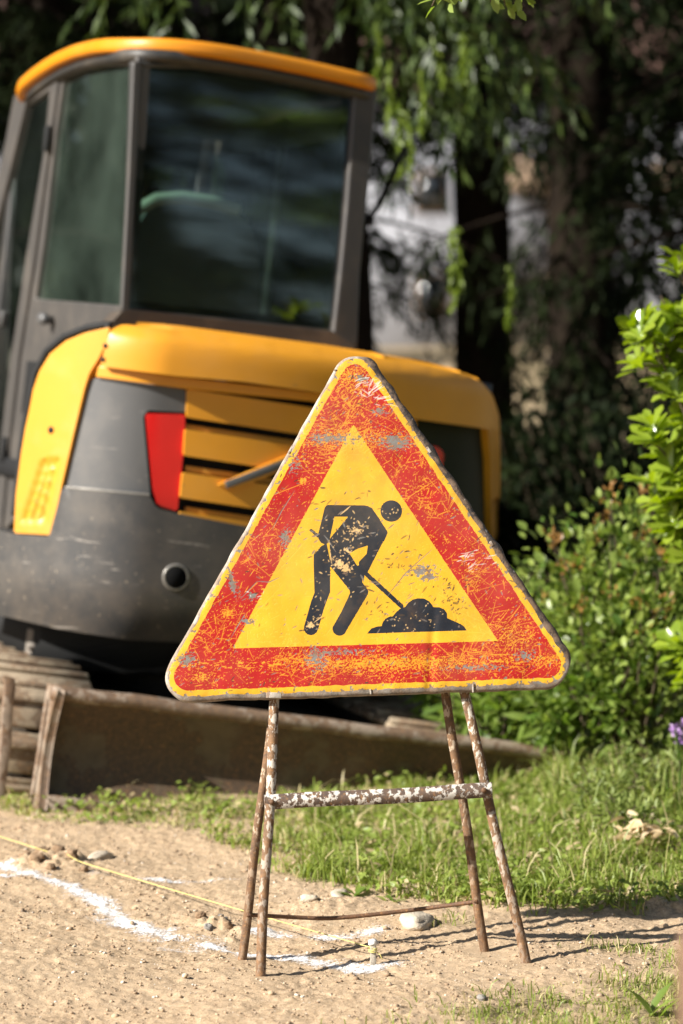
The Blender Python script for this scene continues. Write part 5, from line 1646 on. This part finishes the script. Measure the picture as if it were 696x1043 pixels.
# withered leaves in the grass, weeds on the earth
M_dry = leaf_mat("dry_leaf", (.50, .36, .20), (.68, .54, .34), trans=.25, rough=.7)
r = np.random.default_rng(9); c = G(660, 876); n = 34
p = np.column_stack([c[0]+r.normal(0, .035, n), c[1]+r.normal(0, .06, n), .05+.055*r.random(n)])
V, F, k = leaf_mesh(p, r.normal(0, 1, (n, 3))*[1, 1, .4], r.normal(0, .6, (n, 3))+[0, -.3, .8], r.uniform(.03, .065, n), r.uniform(.014, .026, n), .5)
o = objw("withered_leaves", V, [F], M_dry, None, smooth=True, attrs={'tint': np.repeat(r.random(n), k)}); tag(o, "heap of withered tan leaves lying in the grass at right", "dead leaves")
def rosette(px, n, L, W, mat, lab, seed, upness=.8, nm="weed_plant"):
    r = np.random.default_rng(seed); c = G(*px); c[2] = ground_z(c[None, :2])[0]; a = r.uniform(0, 6.28, n)
    d = np.column_stack([np.cos(a), np.sin(a), np.full(n, upness)*r.uniform(.6, 1.3, n)]); LL = L*r.uniform(.6, 1.1, n)
    V, F, k = leaf_mesh(np.repeat(c[None], n, 0)+np.column_stack([r.normal(0, .006, (n, 2)), np.zeros(n)]), d, np.column_stack([-np.cos(a), -np.sin(a), np.ones(n)]), LL, LL*W, .3)
    o = objw(nm, V, [F], mat, None, smooth=True, attrs={'tint': np.repeat(r.random(n), k)}); return tag(o, lab, "weed")
rosette((362, 916), 10, .05, .30, M_herb, "small green weed growing on the earth under the sign", 3)
rosette((664, 1032), 5, .085, .30, M_herb, "broad-leaved weed standing in the thin grass at bottom right", 4, 1.8)
rosette((400, 921), 7, .04, .3, M_herb, "tiny weed right of the larger weed under the sign", 8)

# broadleaf tree outside the right edge; one branch hangs into the top of the picture
tree = empty("broadleaf_tree", np.array([2.5, 7.4, 0]), "broadleaf tree whose leafy twigs hang into the top edge of the photo", "tree")
m = MB(); zz = np.linspace(0, 4.6, 9); m.tube(np.stack([2.5+.04*np.sin(zz*2), 7.4+.03*np.cos(zz*2), zz], 1), np.linspace(.09, .03, 9), 10); m.build("trunk", M_bark, tree, smooth=True)
m = MB(); b0 = np.array([2.5, 7.4, 3.0])
tw = [P(440, 6, 6.6), P(458, 2, 6.62), P(452, -12, 6.6), P(515, 6, 6.7), P(500, 2, 6.65), P(535, -2, 6.7), P(480, -14, 6.6), P(528, 9, 6.72)]
hub = P(490, -75, 6.7); m.tube([b0, b0+[-.8, -.25, .12], hub+[.35, .1, .12], hub], [.04, .03, .016, .008], 6)
r = np.random.default_rng(15); p, d, t = [], [], []
for q in tw:
    m.tube([hub, lerp(hub, q, .5)+[0, 0, .03], q], [.005, .003, .0015], 5)
    for s in np.linspace(.45, 1, 9): p.append(lerp(hub, q, s)+r.normal(0, .006, 3)); d.append(unit(np.array(q)-hub)+r.normal(0, .6, 3)); t.append(r.random())
m.build("branch", M_twig, tree, smooth=True)
nn_ = 2600; a = r.normal(0, 1, (nn_, 3)); a = unit(a)*(r.random(nn_)**.4)[:, None]*[1.0, 1.0, 1.1]+[2.5, 7.5, 4.3]
p = np.concatenate([np.array(p), a]); d = np.concatenate([np.array(d), r.normal(0, 1, (nn_, 3))+[0, 0, -.4]]); t = np.concatenate([t, r.random(nn_)]); L = np.r_[r.uniform(.028, .05, len(p)-nn_), r.uniform(.05, .09, nn_)]
V, F, k = leaf_mesh(p, d, r.normal(0, .7, p.shape)+[0, -.4, 1], L, L*.55, .2)
objw("crown", V, [F], leaf_mat("fresh_leaves", (.15, .22, .03), (.30, .38, .10), trans=.45, rough=.4), tree, smooth=True, attrs={'tint': np.repeat(t, k)})

# rough post close to the photographer at the right edge
m = MB(); p = P(702, 948, 3.3); m.tube([[p[0], 3.3, -.02], [p[0]+.004, 3.3, .3], [p[0]+.001, 3.3, p[2]-.02], [p[0], 3.3, p[2]]], [.017, .016, .015, .010], 10)
o = m.build("wooden_post", simple("post_wood", (.20, .12, .075), .85, spec=.2, c2=(.13, .08, .05), scale=20), None, smooth=True); tag(o, "brown wooden post close to the viewer at the right edge", "post")

# ---- houses and a far wood beyond the trees
M_wall = simple("pale_render", (.28, .285, .31), .9, spec=.1, c2=(.20, .20, .215), scale=.6)
M_tan = simple("tan_boards", (.26, .19, .13), .9, spec=.1, c2=(.20, .14, .10), scale=1.2)
M_roofd = simple("dark_tiles", (.12, .07, .055), .9, spec=.1, c2=(.08, .05, .04), scale=3)
M_win = simple("window_dark", (.03, .035, .04), .15, spec=.6)
def house(x0, x1, y0, dep, h, rh, lab, bal=None):
    o = empty("house", np.array([(x0+x1)/2, y0+dep/2, 0.]), lab, "house")
    m = MB(); m.box((x0, y0, 0), (x1, y0+dep, h)); m.build("wall", M_wall, o)
    xm0, xm1, ym = x0-.6, x1+.6, y0+dep/2
    V = np.array([[xm0, y0-.6, h+.01], [xm1, y0-.6, h+.01], [xm1, ym, h+rh], [xm0, ym, h+rh], [xm0, y0+dep+.6, h+.01], [xm1, y0+dep+.6, h+.01]])
    objw("roof", V, [np.array([[0, 1, 2, 3], [3, 2, 5, 4], [0, 4, 5, 1]]), np.array([[0, 3, 4], [1, 5, 2]])], M_roofd, o)
    nx = int((x1-x0)/3.2)
    for fl__ in range(2):
        for k in range(nx):
            cx = x0+(k+.5)*(x1-x0)/nx; cz = 1.6+fl__*3.1; m = MB(); m.box((cx-.5, y0-.05, cz-.65), (cx+.5, y0+.03, cz+.65)); f_ = m.build("window", M_tan, o)
            m = MB(); m.box((cx-.42, y0-.07, cz-.57), (cx+.42, y0-.045, cz+.57)); m.build("pane", M_win, f_)
    if bal:
        m = MB(); m.box((bal[0], y0-1.4, bal[2]), (bal[1], y0-.003, bal[3])); m.build("balcony", M_tan, o)
    return o
house(xy(372, 85)[0], xy(640, 85)[0], 85, 9, 7.6, 3.2, "pale two-storey house showing through the spruces right of the cab", bal=(xy(515, 85)[0], xy(615, 85)[0], 4.7, 5.7))
house(xy(655, 80)[0], xy(860, 80)[0], 80, 9, 7.2, 3, "pale house glimpsed above the laurel leaves at the right edge", bal=(xy(660, 80)[0], xy(760, 80)[0], 4.6, 5.3))
house(xy(-220, 62)[0], xy(175, 62)[0], 62, 9, 6.0, 3, "pale house glimpsed left of the cab")
r = np.random.default_rng(4); n = 30000
x = r.uniform(-70, 80, n); yb = 118+r.normal(0, 5, n); top = 17+5*pnoise(x*.13, np.zeros(n), 3)+3*pnoise(x*.5, np.zeros(n), 4)
p = np.column_stack([x, yb, r.random(n)**.8*top]); V, F, k = simple_leaf(p, r.normal(0, 1, (n, 3)), r.normal(0, 1, (n, 3)), r.uniform(1.2, 2.6, n), r.uniform(.8, 1.7, n))
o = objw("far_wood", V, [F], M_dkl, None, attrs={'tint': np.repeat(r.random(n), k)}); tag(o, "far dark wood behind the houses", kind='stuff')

r = np.random.default_rng(61); q = np.column_stack([r.uniform(-1.2, 1.5, 26000), r.uniform(6.5, 8.4, 26000)])
q = q[(below(q, edge_far) > 0) & (fbm(q[:, 0]*3.5, q[:, 1]*3.5, 3, 171)+.5*smooth01((q[:, 0]-.1)/.5) > r.uniform(-.1, .9, len(q)))]
n = len(q); p = np.column_stack([q, ground_z(q)+r.uniform(.005, .05, n)]); V, F, k = leaf_mesh(p, r.normal(0, 1, (n, 3))*[1, 1, .4], r.normal(0, .5, (n, 3))+[0, 0, 1], r.uniform(.012, .03, n), r.uniform(.007, .017, n), .3)
o = objw("ground_cover", V, [F], leaf_mat("cover_leaf", (.13, .19, .025), (.33, .39, .09), dry=(.46, .36, .20)), None, smooth=True, attrs={'tint': np.repeat(np.where(r.random(n) < .12, .95, np.clip(r.normal(.45, .25, n), 0, .84)), k)})
tag(o, "small creeping weeds among the grass", kind='stuff')
# ================================================================ light
SUN_EL, SUN_AZ = R_(33), R_(27)          # height; angle by which the sun stands on the camera's side of due left
to_sun = np.array([-math.cos(SUN_EL)*math.cos(SUN_AZ), -math.cos(SUN_EL)*math.sin(SUN_AZ), math.sin(SUN_EL)])
w = bpy.data.worlds.new("World"); S.world = w; w.use_nodes = True
nt = w.node_tree; bg = nt.nodes["Background"]
sky = nt.nodes.new("ShaderNodeTexSky"); sky.sky_type = 'NISHITA'; sky.sun_disc = False
sky.sun_elevation = SUN_EL
sky.sun_rotation = math.atan2(to_sun[0], to_sun[1])
sky.air_density = 1.0; sky.dust_density = 1.0; sky.ozone_density = 1.0
nt.links.new(sky.outputs[0], bg.inputs['Color']); bg.inputs['Strength'].default_value = .05
sl = bpy.data.lights.new("sun", 'SUN'); sl.energy = 5.0; sl.angle = R_(.53); sl.color = (1.0, .965, .90)
so_ = bpy.data.objects.new("sun", sl); COL.objects.link(so_)
so_.rotation_euler = Vector(to_sun).to_track_quat('Z', 'Y').to_euler()
S.view_settings.view_transform = 'Standard'
try: S.view_settings.look = 'None'
except Exception: pass
S.view_settings.exposure = 1.1
S.view_settings.gamma = 1.0
S.render.engine = 'CYCLES'
cy = S.cycles
cy.use_denoising = True
try:
    cy.denoiser = 'OPENIMAGEDENOISE'; cy.denoising_input_passes = 'RGB_ALBEDO_NORMAL'; cy.denoising_prefilter = 'ACCURATE'
except Exception: pass
cy.max_bounces = 8; cy.diffuse_bounces = 3; cy.glossy_bounces = 3; cy.transmission_bounces = 6; cy.transparent_max_bounces = 16
cy.caustics_reflective = False; cy.caustics_refractive = False
cy.sample_clamp_indirect = 6.0
